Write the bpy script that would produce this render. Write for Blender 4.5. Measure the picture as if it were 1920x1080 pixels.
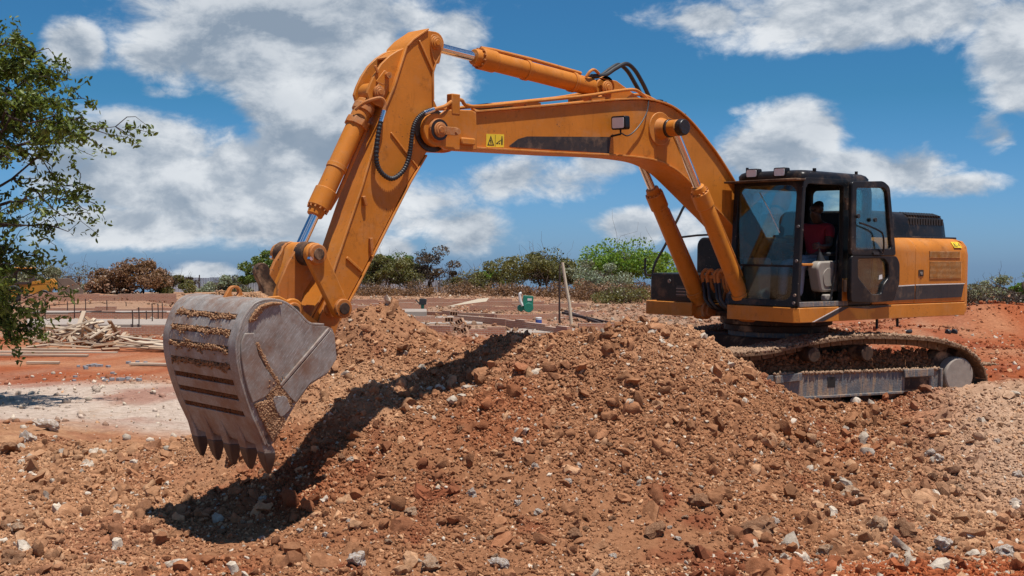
import bpy, math, random
import numpy as np
from mathutils import Matrix, Vector, Euler

R = math.radians
rng = np.random.default_rng(7)
random.seed(7)
scene = bpy.context.scene
for o in list(bpy.data.objects): bpy.data.objects.remove(o)
C = scene.collection

# ------------------------------------------------------------------ camera
cam_d = bpy.data.cameras.new('camera'); cam = bpy.data.objects.new('camera', cam_d); C.objects.link(cam)
cam_d.sensor_width = 36; cam_d.lens = 45.0; cam_d.clip_start = 0.1; cam_d.clip_end = 6000
cam.location = (0, 0, 2.9); cam.rotation_euler = (R(90) - math.atan(40/2400), 0, 0)
scene.camera = cam

# ------------------------------------------------------------------ sun, sky, exposure
YAW = R(221.6); ROLL = R(-1.1)
SUN_EL = R(75.5); SUN_AZ = (0.664, -0.747)          # horizontal direction towards the sun
sun_d = bpy.data.lights.new('sun', 'SUN'); sun = bpy.data.objects.new('sun', sun_d); C.objects.link(sun)
sun_d.energy = 5.0; sun_d.angle = R(0.53); sun_d.color = (1.0, 0.95, 0.88)
sv = Vector((SUN_AZ[0]*math.cos(SUN_EL), SUN_AZ[1]*math.cos(SUN_EL), math.sin(SUN_EL)))
sun.rotation_euler = sv.to_track_quat('Z', 'Y').to_euler(); sun.location = (20, -20, 60)
scene.view_settings.view_transform = 'Standard'; scene.view_settings.look = 'None'
scene.view_settings.exposure = 0.18; scene.view_settings.gamma = 1.0
try: scene.view_settings.use_curve_mapping = False
except Exception: pass
scene.render.resolution_x = 1024; scene.render.resolution_y = 576

class NT:                                            # tiny node helper
    def __init__(s, tree): s.t = tree; s.n = tree.nodes; s.l = tree.links
    def add(s, typ, **kw):
        nd = s.n.new(typ)
        for k, v in kw.items(): setattr(nd, k, v)
        return nd
    def val(s, sock, v):
        if hasattr(v, 'is_output') or isinstance(v, bpy.types.NodeSocket): s.l.new(v, sock)
        else: sock.default_value = v
    def math(s, op, a, b=None, c=None, clamp=False):
        nd = s.add('ShaderNodeMath', operation=op, use_clamp=clamp); s.val(nd.inputs[0], a)
        if b is not None: s.val(nd.inputs[1], b)
        if c is not None: s.val(nd.inputs[2], c)
        return nd.outputs[0]
    def vmath(s, op, a, b=None):
        nd = s.add('ShaderNodeVectorMath', operation=op); s.val(nd.inputs[0], a)
        if b is not None: s.val(nd.inputs[1], b)
        return nd.outputs[1] if op in ('LENGTH', 'DOT_PRODUCT', 'DISTANCE') else nd.outputs[0]
    def mix(s, f, a, b, typ='MIX'):
        nd = s.add('ShaderNodeMix', data_type='RGBA', blend_type=typ)
        s.val(nd.inputs[0], f); s.val(nd.inputs[6], a); s.val(nd.inputs[7], b); return nd.outputs[2]
    def noise(s, vec, scale, detail=4, rough=.55, out=0):
        nd = s.add('ShaderNodeTexNoise'); nd.inputs['Scale'].default_value = scale
        nd.inputs['Detail'].default_value = detail; nd.inputs['Roughness'].default_value = rough
        if vec is not None: s.l.new(vec, nd.inputs['Vector'])
        return nd.outputs[out]
    def ramp(s, f, lo, hi, smooth=False):
        nd = s.add('ShaderNodeMapRange', clamp=True); nd.interpolation_type = 'SMOOTHSTEP' if smooth else 'LINEAR'
        s.val(nd.inputs[0], f); nd.inputs[1].default_value = lo; nd.inputs[2].default_value = hi
        return nd.outputs[0]
    def range(s, f, lo, hi, a, b, smooth=True):
        nd = s.add('ShaderNodeMapRange', clamp=True); nd.interpolation_type = 'SMOOTHSTEP' if smooth else 'LINEAR'
        s.val(nd.inputs[0], f)
        for i, v in zip((1, 2, 3, 4), (lo, hi, a, b)): nd.inputs[i].default_value = v
        return nd.outputs[0]
    def obj(s): return s.add('ShaderNodeTexCoord').outputs['Object']
    def scale(s, vec, v): return s.vmath('MULTIPLY', vec, v)

def build_world():
    w = bpy.data.worlds.new('World'); scene.world = w; w.use_nodes = True
    n = NT(w.node_tree); w.node_tree.nodes.clear()
    out = n.add('ShaderNodeOutputWorld'); bg = n.add('ShaderNodeBackground'); bg.inputs['Strength'].default_value = 0.06
    sky = n.add('ShaderNodeTexSky', sky_type='NISHITA'); sky.sun_disc = False
    sky.sun_elevation = SUN_EL; sky.sun_rotation = math.atan2(SUN_AZ[0], SUN_AZ[1])
    sky.altitude = 1000; sky.air_density = 1.0; sky.dust_density = 1.3; sky.ozone_density = 1.2
    d = n.add('ShaderNodeTexCoord').outputs['Generated']
    sp = n.add('ShaderNodeSeparateXYZ'); n.l.new(d, sp.inputs[0])
    az = n.math('ARCTAN2', sp.outputs[0], sp.outputs[1]); el = n.math('ARCSINE', sp.outputs[2])
    tint = n.mix(n.range(el, 0.0, .13, 0, 1, False), (.62, 1.03, 1.88, 1), (.305, .83, 1.20, 1))   # clean, polarised air: deeper blue aloft
    graded = n.mix(1.0, sky.outputs[0], tint, 'MULTIPLY')
    cb = n.add('ShaderNodeCombineXYZ'); n.l.new(az, cb.inputs[0]); n.l.new(el, cb.inputs[1]); ae = cb.outputs[0]
    # the cumulus in view: soft lumps (azimuth, elevation, half widths) that the noise breaks up
    blobs = [(560,45,350,95,1.1),(420,110,200,90,1.05),(690,130,230,115,1.1),(600,200,190,55,.95),(330,185,90,22,.55),
             (140,110,62,56,.9),(290,290,190,80,1),(420,350,360,105,1.1),(600,310,200,95,1.05),(230,425,230,48,1),(520,420,180,50,.95),
             (760,380,170,90,.75),(620,375,140,80,.95),(120,330,110,70,.9),(850,60,90,60,.8),(1000,335,190,55,.8),(1120,310,90,40,.7),(1600,45,360,75,1),(1340,45,85,42,.9),(1560,95,120,26,.8),
             (1900,110,95,130,.9),(1490,255,110,80,1),(1440,300,120,75,1),(1640,330,190,58,1),(1780,355,115,32,.9),
             (1190,425,92,46,1),(1290,430,60,50,.8),(735,470,60,34,.9),(1855,270,52,50,.66),
             (400,512,85,26,.6),(560,455,150,42,.75),(860,430,110,60,.7),(700,465,90,40,.8),(1400,210,60,20,.45),(1500,400,200,60,.5)]
    tot = None
    for (px, py, rx, ry, wt) in blobs:
        v = n.vmath('SUBTRACT', ae, (math.atan((px-960)/2400), math.atan((500-py)/2400), 0))
        v = n.vmath('MULTIPLY', v, (2400/rx, 2400/ry, 0))
        f = n.range(n.vmath('LENGTH', v), 0.15, 1.45, wt, 0)
        tot = f if tot is None else n.math('MAXIMUM', tot, f)
    st = n.vmath('MULTIPLY', d, (1, 1, 1.75))
    dens = []
    # outside the photographed window unseen noise clouds go on, thinned to weaken the ambient light
    big = n.range(n.noise(st, 3.1, 3, .5), .52, .66, 0, 1)
    win = n.math('MULTIPLY', n.range(n.math('ABSOLUTE', az), .42, .60, 1, 0), n.range(el, .215, .33, 1, 0))
    base = n.math('ADD', n.math('MULTIPLY', tot, win), n.math('MULTIPLY', big, n.math('SUBTRACT', 1.0, win)))
    for off in ((0, 0, 0), (0.009, 0, .028)):
        p = n.vmath('ADD', st, off)
        warp = n.noise(p, 9, 3, .5, 1)
        p2 = n.vmath('ADD', p, n.vmath('MULTIPLY', n.vmath('SUBTRACT', warp, (.5, .5, .5)), (.06, .06, .06)))
        f1 = n.noise(p2, 12, 10, .61)
        dens.append(n.math('ADD', base, n.math('MULTIPLY', n.math('SUBTRACT', f1, .5), 1.9)))
    mask = n.range(dens[0], .27, .74, 0, 1)
    thick = n.range(dens[0], .5, 1.5, 0, 1)
    lit = n.range(n.math('SUBTRACT', dens[0], dens[1]), -.27, .30, 0, 1)
    soft = n.range(n.noise(st, 7, 3, .5), .36, .64, 0, 1)
    b = n.math('ADD', n.math('MULTIPLY', lit, .72), n.math('MULTIPLY', soft, .30))
    b = n.math('SUBTRACT', b, n.math('MULTIPLY', thick, .24), clamp=True)
    ccol = n.mix(b, (3.9, 4.9, 6.2, 1), (12.2, 12.6, 13.0, 1))
    fin = n.mix(n.math('MULTIPLY', mask, .96), graded, ccol)
    n.l.new(fin, bg.inputs['Color']); n.l.new(bg.outputs[0], out.inputs['Surface'])
build_world()

# ------------------------------------------------------------------ mesh helpers
class MB:
    def __init__(s): s.v = []; s.f = []
    def add(s, v, f):
        k = len(s.v); s.v += [tuple(map(float, p)) for p in v]; s.f += [tuple(i+k for i in q) for q in f]; return s
    def box(s, x0, x1, y0, y1, z0, z1, m=None):
        v = [(x, y, z) for x in (x0, x1) for y in (y0, y1) for z in (z0, z1)]
        if m is not None: v = [tuple(m @ Vector(p)) for p in v]
        return s.add(v, [(0,1,3,2),(4,6,7,5),(0,4,5,1),(2,3,7,6),(0,2,6,4),(1,5,7,3)])
    def prism(s, poly, a, b, ax='y'):
        n = len(poly)
        def P(u, w, t): return (u, t, w) if ax == 'y' else ((u, w, t) if ax == 'z' else (t, u, w))
        v = [P(u, w, a) for u, w in poly] + [P(u, w, b) for u, w in poly]
        f = [tuple(range(n))[::-1], tuple(range(n, 2*n))] + [(i, (i+1) % n, n+(i+1) % n, n+i) for i in range(n)]
        return s.add(v, f)
    def ring(s, outer, inner, fn, t0, t1):              # plate with a hole; fn(u, w, t) -> point
        n = len(outer); v = []
        for t in (t0, t1):
            v += [fn(u, w, t) for u, w in outer] + [fn(u, w, t) for u, w in inner]
        f = []
        for i in range(n):
            j = (i+1) % n
            f += [(i, j, n+j, n+i), (2*n+i, 3*n+i, 3*n+j, 2*n+j), (i, 2*n+i, 2*n+j, j), (n+i, n+j, 3*n+j, 3*n+i)]
        return s.add(v, f)
    def cyl(s, p0, p1, r0, r1=None, n=24, caps=True):
        r1 = r0 if r1 is None else r1
        p0 = Vector(p0); p1 = Vector(p1); d = (p1-p0).normalized()
        a = d.orthogonal().normalized(); b = d.cross(a); v = []
        for p, r in ((p0, r0), (p1, r1)):
            for i in range(n):
                t = 2*math.pi*i/n; v.append(p + a*(r*math.cos(t)) + b*(r*math.sin(t)))
        f = [(i, (i+1) % n, n+(i+1) % n, n+i) for i in range(n)]
        if caps: f += [tuple(range(n))[::-1], tuple(range(n, 2*n))]
        return s.add(v, f)
    def tube(s, path, r, n=10, caps=True):
        pts = [Vector(p) for p in path]; m = len(pts); v = []
        rr = r if hasattr(r, '__len__') else [r]*m
        t0 = (pts[1]-pts[0]).normalized(); a = t0.orthogonal().normalized()
        for i, p in enumerate(pts):
            t = (pts[min(i+1, m-1)]-pts[max(i-1, 0)]).normalized()
            a = (a - t*a.dot(t)).normalized(); b = t.cross(a)
            for k in range(n):
                w = 2*math.pi*k/n; v.append(p + a*(rr[i]*math.cos(w)) + b*(rr[i]*math.sin(w)))
        f = [(i*n+k, i*n+(k+1) % n, (i+1)*n+(k+1) % n, (i+1)*n+k) for i in range(m-1) for k in range(n)]
        if caps: f += [tuple(range(n))[::-1], tuple(range((m-1)*n, m*n))]
        return s.add(v, f)
    def loft(s, sections, caps=True):                   # list of equal-length closed loops
        n = len(sections[0]); v = [p for q in sections for p in q]
        f = [(i*n+k, i*n+(k+1) % n, (i+1)*n+(k+1) % n, (i+1)*n+k) for i in range(len(sections)-1) for k in range(n)]
        if caps: f += [tuple(range(n))[::-1], tuple(range((len(sections)-1)*n, len(sections)*n))]
        return s.add(v, f)
    def mesh(s, name):
        me = bpy.data.meshes.new(name); me.from_pydata(s.v, [], s.f); me.update()
        import bmesh
        bm = bmesh.new(); bm.from_mesh(me); bmesh.ops.recalc_face_normals(bm, faces=bm.faces); bm.to_mesh(me); bm.free()
        return me
    def build(s, name, mat, parent=None, bevel=0.0, smooth=35, seg=2):
        return link(name, s.mesh(name), mat, parent, bevel, smooth, seg)

def link(name, me, mat, parent=None, bevel=0.0, smooth=35, seg=2):
    o = bpy.data.objects.new(name, me); C.objects.link(o)
    if mat is not None and not me.materials: me.materials.append(mat)
    if smooth:
        me.polygons.foreach_set('use_smooth', [True]*len(me.polygons))
        me.set_sharp_from_angle(angle=R(smooth))
    if parent is not None: o.parent = parent
    if bevel:
        b = o.modifiers.new('bevel', 'BEVEL'); b.width = bevel; b.segments = seg; b.limit_method = 'ANGLE'; b.angle_limit = R(35)
        b.harden_normals = False
    return o

def tag(o, label=None, cat=None, group=None, kind=None):
    if label: o['label'] = label
    if cat: o['category'] = cat
    if group: o['group'] = group
    if kind: o['kind'] = kind
    return o
def thing(name, label, cat, loc=(0,0,0), rot=(0,0,0), group=None):
    o = bpy.data.objects.new(name, None); C.objects.link(o); o.location = loc; o.rotation_euler = rot
    o.empty_display_size = .2
    return tag(o, label, cat, group)
def rr(u0, u1, v0, v1, r, n=5):                          # rounded rectangle, counter-clockwise
    p = []
    for cx, cy, a in ((u1-r, v0+r, -90), (u1-r, v1-r, 0), (u0+r, v1-r, 90), (u0+r, v0+r, 180)):
        for i in range(n):
            t = R(a + 90*i/(n-1)); p.append((cx+r*math.cos(t), cy+r*math.sin(t)))
    return p
def rpoly(pts, r, n=4):                                   # polygon with rounded corners
    out = []; m = len(pts)
    for i in range(m):
        p = Vector(pts[i]); a = Vector(pts[i-1])-p; b = Vector(pts[(i+1) % m])-p
        k = min(r, a.length*.45, b.length*.45); A = p+a.normalized()*k; B = p+b.normalized()*k
        for j in range(n):
            t = j/(n-1); q = A*(1-t)**2 + p*2*t*(1-t) + B*t*t; out.append((q.x, q.y))
    return out
def catmull(pts, k=6):
    P = [Vector(p) for p in pts]; P = [P[0]*2-P[1]] + P + [P[-1]*2-P[-2]]; out = []
    for i in range(1, len(P)-2):
        for j in range(k):
            t = j/k; a, b, c, d = P[i-1:i+3]
            out.append(.5*((2*b) + (c-a)*t + (2*a-5*b+4*c-d)*t*t + (3*b-a-3*c+d)*t**3))
    out.append(P[-2]); return out

# ------------------------------------------------------------------ materials
def mat(name, fn):
    m = bpy.data.materials.new(name); m.use_nodes = True; n = NT(m.node_tree); m.node_tree.nodes.clear()
    out = n.add('ShaderNodeOutputMaterial'); bs = n.add('ShaderNodeBsdfPrincipled'); n.l.new(bs.outputs[0], out.inputs['Surface'])
    fn(n, bs, out); return m
def bump(n, bs, h, strength=.4, dist=.01):
    b = n.add('ShaderNodeBump'); b.inputs['Strength'].default_value = strength; b.inputs['Distance'].default_value = dist
    n.l.new(h, b.inputs['Height']); n.l.new(b.outputs[0], bs.inputs['Normal'])
def paint(col, dust=(.30,.16,.085), amt=.30, edge=0.0, rough=.50, chips=(.06,.04,.03), chip=.70, spec=.25):
    def fn(n, bs, out):
        o = n.obj()
        big = n.noise(o, 1.7, 4); fine = n.noise(o, 23, 5, .65)
        c = n.mix(n.ramp(big, .3, .75), tuple(v*.74 for v in col)+(1,), tuple(min(1, v*1.08) for v in col)+(1,))
        nz = n.add('ShaderNodeSeparateXYZ'); n.l.new(n.add('ShaderNodeNewGeometry').outputs['Normal'], nz.inputs[0])
        up = n.ramp(nz.outputs[2], .2, 1.0)
        d = n.math('MULTIPLY', n.ramp(n.math('ADD', n.math('MULTIPLY', fine, .6), n.math('MULTIPLY', big, .5)), .42, .78), amt)
        d = n.math('ADD', d, n.math('MULTIPLY', up, amt*.55), clamp=True)
        c = n.mix(d, c, dust+(1,))
        ch = n.math('MULTIPLY', n.ramp(n.noise(o, 31, 3, .7), chip, chip+.03), n.ramp(n.noise(o, 2.3, 2), .48, .58))
        c = n.mix(n.math('MULTIPLY', n.ramp(n.noise(o, 2.8, 6, .7), .52, .72), amt*2.0), c, (.44,.27,.155,1))
        c = n.mix(n.math('MULTIPLY', n.ramp(n.noise(o, 4.7, 8, .78), .565, .68), min(.6, amt*3.0)), c, tuple(v*.28+.005 for v in col)+(1,))
        c = n.mix(ch, c, chips+(1,))
        stk_ = n.noise(n.scale(o, (9, 9, .9)), 2.2, 5, .7); c = n.mix(n.math('MULTIPLY', n.ramp(stk_, .56, .72), min(.6, amt*2.6)), c, tuple(v*.45 for v in col)+(1,))
        rub = n.noise(n.scale(o, (2, 2, 14)), 3.0, 6, .75); c = n.mix(n.math('MULTIPLY', n.ramp(rub, .62, .72), .35), c, tuple(min(1, v*1.5+.03) for v in col)+(1,))
        if edge:                                           # paint rubbed pale along the plate edges
            bv = n.add('ShaderNodeBevel'); bv.samples = 4; bv.inputs['Radius'].default_value = .022
            dt = n.vmath('DOT_PRODUCT', bv.outputs[0], n.add('ShaderNodeNewGeometry').outputs['Normal'])
            e = n.math('MULTIPLY', n.ramp(n.math('SUBTRACT', 1.0, dt), .01, .12), n.ramp(n.noise(o, 9, 5, .7), .36, .60))
            c = n.mix(n.math('MULTIPLY', e, edge), c, (.62,.36,.17,1))
        n.l.new(c, bs.inputs['Base Color'])
        n.l.new(n.range(n.math('ADD', d, n.math('MULTIPLY', fine, .2)), 0, .6, rough-.08, rough+.35), bs.inputs['Roughness'])
        bs.inputs['Specular IOR Level'].default_value = spec
        bump(n, bs, n.noise(o, 6, 5, .6), .10, .02)
    return fn
def plain(col, rough=.6, metal=0.0, var=.15, sc=12, bs_=.15):
    def fn(n, bs, out):
        o = n.obj(); f = n.noise(o, sc, 5, .6)
        n.l.new(n.mix(f, tuple(v*(1-var) for v in col)+(1,), tuple(min(1, v*(1+var)) for v in col)+(1,)), bs.inputs['Base Color'])
        bs.inputs['Roughness'].default_value = rough; bs.inputs['Metallic'].default_value = metal
        bump(n, bs, f, bs_, .01)
    return fn
def steel_fn(n, bs, out):
    o = n.obj()
    st = n.noise(n.scale(o, (3, 30, 3)), 3, 6, .65); bl = n.noise(o, 5, 6, .7); rt = n.add('ShaderNodeVectorRotate', rotation_type='Y_AXIS'); n.l.new(o, rt.inputs['Vector']); rt.inputs['Angle'].default_value = .7; fi = n.noise(n.scale(rt.outputs[0], (60, 60, 4)), 2.0, 6, .75)
    c = n.mix(n.ramp(bl, .3, .7), (.19,.155,.13,1), (.36,.325,.295,1))
    c = n.mix(n.ramp(fi, .52, .68), c, (.50,.49,.48,1))
    c = n.mix(n.math('MULTIPLY', n.ramp(n.noise(o, 2.6, 6, .72), .44, .62), .75), c, (.20,.098,.055,1))
    c = n.mix(n.math('MULTIPLY', n.ramp(st, .52, .75), .5), c, (.26,.14,.08,1))
    n.l.new(c, bs.inputs['Base Color']); bs.inputs['Metallic'].default_value = .12; bs.inputs['Specular IOR Level'].default_value = .35
    n.l.new(n.range(bl, .3, .7, .45, .7), bs.inputs['Roughness']); bump(n, bs, n.math('ADD', fi, bl), .25, .01)
def drip_fn(n, bs, out):
    o = n.obj(); d = n.noise(n.scale(o, (1, 1, .10)), 22, 5, .65); b = n.noise(o, 3.5, 5, .65); f = n.noise(o, 40, 5, .7)
    c = n.mix(n.ramp(b, .3, .7), (.10,.10,.105,1), (.20,.195,.195,1))
    c = n.mix(n.math('MULTIPLY', n.ramp(d, .52, .62), .9), c, (.38,.25,.155,1)); c = n.mix(n.math('MULTIPLY', n.ramp(b, .50, .68), .75), c, (.33,.20,.12,1)); c = n.mix(n.math('MULTIPLY', n.ramp(f, .58, .7), .4), c, (.40,.28,.18,1))
    n.l.new(c, bs.inputs['Base Color']); bs.inputs['Roughness'].default_value = .7; bump(n, bs, n.math('ADD', d, f), .5, .02)
def soil_fn(n, bs, out):                                 # colour comes from the soil attribute of the mesh
    at = n.add('ShaderNodeAttribute'); at.attribute_name = 'soil'
    o = n.obj(); f = n.noise(o, 7, 8, .7); g = n.noise(o, 45, 6, .75); h = n.noise(o, 1.1, 4)
    c = n.mix(n.ramp(f, .3, .7), n.mix(1, at.outputs[0], (.68,.62,.58,1), 'MULTIPLY'), n.mix(1, at.outputs[0], (1.3,1.3,1.3,1), 'MULTIPLY'))
    c = n.mix(n.math('MULTIPLY', n.ramp(g, .60, .72), .5), c, n.mix(1, at.outputs[0], (1.75,1.9,2.1,1), 'MULTIPLY'))
    c = n.mix(n.math('MULTIPLY', n.ramp(g, .46, .32), .6), c, n.mix(1, at.outputs[0], (.45,.36,.30,1), 'MULTIPLY'))  # crevice shade put into the colour as dark mottling
    n.l.new(c, bs.inputs['Base Color']); bs.inputs['Roughness'].default_value = .95; bs.inputs['Specular IOR Level'].default_value = .12
    bump(n, bs, n.math('ADD', f, n.math('MULTIPLY', g, .8)), .9, .03)
def stone_fn(n, bs, out, inst=False):
    at = n.add('ShaderNodeAttribute'); at.attribute_name = 'soil'
    if inst: at.attribute_type = 'INSTANCER'
    o = n.obj(); f = n.noise(o, 2.2 if inst else 14, 7, .7)
    c = n.mix(n.ramp(f, .35, .65), n.mix(1, at.outputs[0], (.72,.66,.6,1), 'MULTIPLY'), n.mix(1, at.outputs[0], (1.18,1.18,1.18,1), 'MULTIPLY'))
    n.l.new(c, bs.inputs['Base Color']); bs.inputs['Roughness'].default_value = .92; bs.inputs['Specular IOR Level'].default_value = .15
    if not inst: bump(n, bs, n.noise(o, 45, 6, .75), .7, .018)
def rock_fn(col, dirt):
    def fn(n, bs, out):
        o = n.obj(); f = n.noise(o, 6, 8, .7)
        c = n.mix(n.ramp(f, .42, .62), dirt+(1,), col+(1,))
        n.l.new(c, bs.inputs['Base Color']); bs.inputs['Roughness'].default_value = .92; bs.inputs['Specular IOR Level'].default_value = .15
        bump(n, bs, n.noise(o, 15, 8, .7), .8, .04)
    return fn
def brick_fn(n, bs, out):
    o = n.obj(); sep = n.add('ShaderNodeSeparateXYZ'); n.l.new(o, sep.inputs[0])
    cb = n.add('ShaderNodeCombineXYZ'); n.l.new(n.math('ADD', sep.outputs[0], sep.outputs[1]), cb.inputs[0]); n.l.new(sep.outputs[2], cb.inputs[1])
    bt = n.add('ShaderNodeTexBrick'); n.l.new(cb.outputs[0], bt.inputs['Vector'])
    bt.inputs['Scale'].default_value = 1; bt.inputs['Brick Width'].default_value = .235; bt.inputs['Row Height'].default_value = .085
    bt.inputs['Mortar Size'].default_value = .009; bt.inputs['Color1'].default_value = (.46,.20,.115,1); bt.inputs['Color2'].default_value = (.36,.145,.085,1)
    bt.inputs['Mortar'].default_value = (.48,.38,.29,1)
    c = n.mix(n.math('MULTIPLY', n.ramp(n.noise(o, 1.3, 5), .45, .7), .5), bt.outputs[0], (.40,.25,.16,1))
    nz = n.add('ShaderNodeSeparateXYZ'); n.l.new(n.add('ShaderNodeNewGeometry').outputs['Normal'], nz.inputs[0])
    c = n.mix(n.math('MULTIPLY', n.ramp(nz.outputs[2], .6, .9), .75), c, (.42,.32,.25,1))
    n.l.new(c, bs.inputs['Base Color']); bs.inputs['Roughness'].default_value = .9; bump(n, bs, bt.outputs[1], -.6, .01)
def wood_fn(n, bs, out):
    o = n.obj(); g = n.noise(n.scale(o, (1.2, 14, 14)), 4, 5, .6)
    oi = n.add('ShaderNodeObjectInfo').outputs['Random']
    a = n.mix(oi, (.24,.13,.07,1), (.50,.38,.26,1)); b = n.mix(oi, (.34,.21,.12,1), (.58,.49,.38,1))
    n.l.new(n.mix(g, a, b), bs.inputs['Base Color']); bs.inputs['Roughness'].default_value = .8; bump(n, bs, g, .4, .01)
def glass_fn(tint, refl=.015):
    def fn(n, bs, out):
        n.n.remove(bs)
        tr = n.add('ShaderNodeBsdfTransparent'); tr.inputs[0].default_value = tint+(1,)
        gl = n.add('ShaderNodeBsdfGlossy'); gl.inputs['Roughness'].default_value = .03; gl.inputs['Color'].default_value = (.9,.95,1,1)
        fr = n.add('ShaderNodeFresnel'); fr.inputs[0].default_value = 1.45
        du = n.add('ShaderNodeBsdfDiffuse'); du.inputs[0].default_value = (.34,.27,.21,1)
        o = n.obj(); dirt = n.math('MULTIPLY', n.ramp(n.noise(o, 9, 6, .7), .45, .8), .10)
        m1 = n.add('ShaderNodeMixShader'); n.l.new(n.math('MULTIPLY_ADD', fr.outputs[0], .45, refl), m1.inputs[0]); n.l.new(tr.outputs[0], m1.inputs[1]); n.l.new(gl.outputs[0], m1.inputs[2])
        m2 = n.add('ShaderNodeMixShader'); n.l.new(dirt, m2.inputs[0]); n.l.new(m1.outputs[0], m2.inputs[1]); n.l.new(du.outputs[0], m2.inputs[2])
        n.l.new(m2.outputs[0], out.inputs['Surface'])
    return fn
def leaf_fn(a, b, trans=.3):
    def fn(n, bs, out):
        n.n.remove(bs)
        at = n.add('ShaderNodeAttribute'); at.attribute_name = 'tone'
        c = n.mix(at.outputs['Fac'], a+(1,), b+(1,))
        d = n.add('ShaderNodeBsdfDiffuse'); n.l.new(c, d.inputs[0])
        t = n.add('ShaderNodeBsdfTranslucent'); n.l.new(n.mix(1, c, (1.3,1.25,.6,1), 'MULTIPLY'), t.inputs[0])
        g = n.add('ShaderNodeBsdfGlossy'); g.inputs['Roughness'].default_value = .45; g.inputs[0].default_value = (.5,.5,.5,1)
        m = n.add('ShaderNodeMixShader'); m.inputs[0].default_value = trans; n.l.new(d.outputs[0], m.inputs[1]); n.l.new(t.outputs[0], m.inputs[2])
        m2 = n.add('ShaderNodeMixShader'); m2.inputs[0].default_value = .05; n.l.new(m.outputs[0], m2.inputs[1]); n.l.new(g.outputs[0], m2.inputs[2])
        n.l.new(m2.outputs[0], out.inputs['Surface'])
    return fn
def corr_fn(n, bs, out):
    o = n.obj(); f = n.noise(o, 1.5, 5)
    n.l.new(n.mix(f, (.30,.34,.42,1), (.55,.58,.64,1)), bs.inputs['Base Color']); bs.inputs['Roughness'].default_value = .5; bs.inputs['Metallic'].default_value = .3

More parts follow.
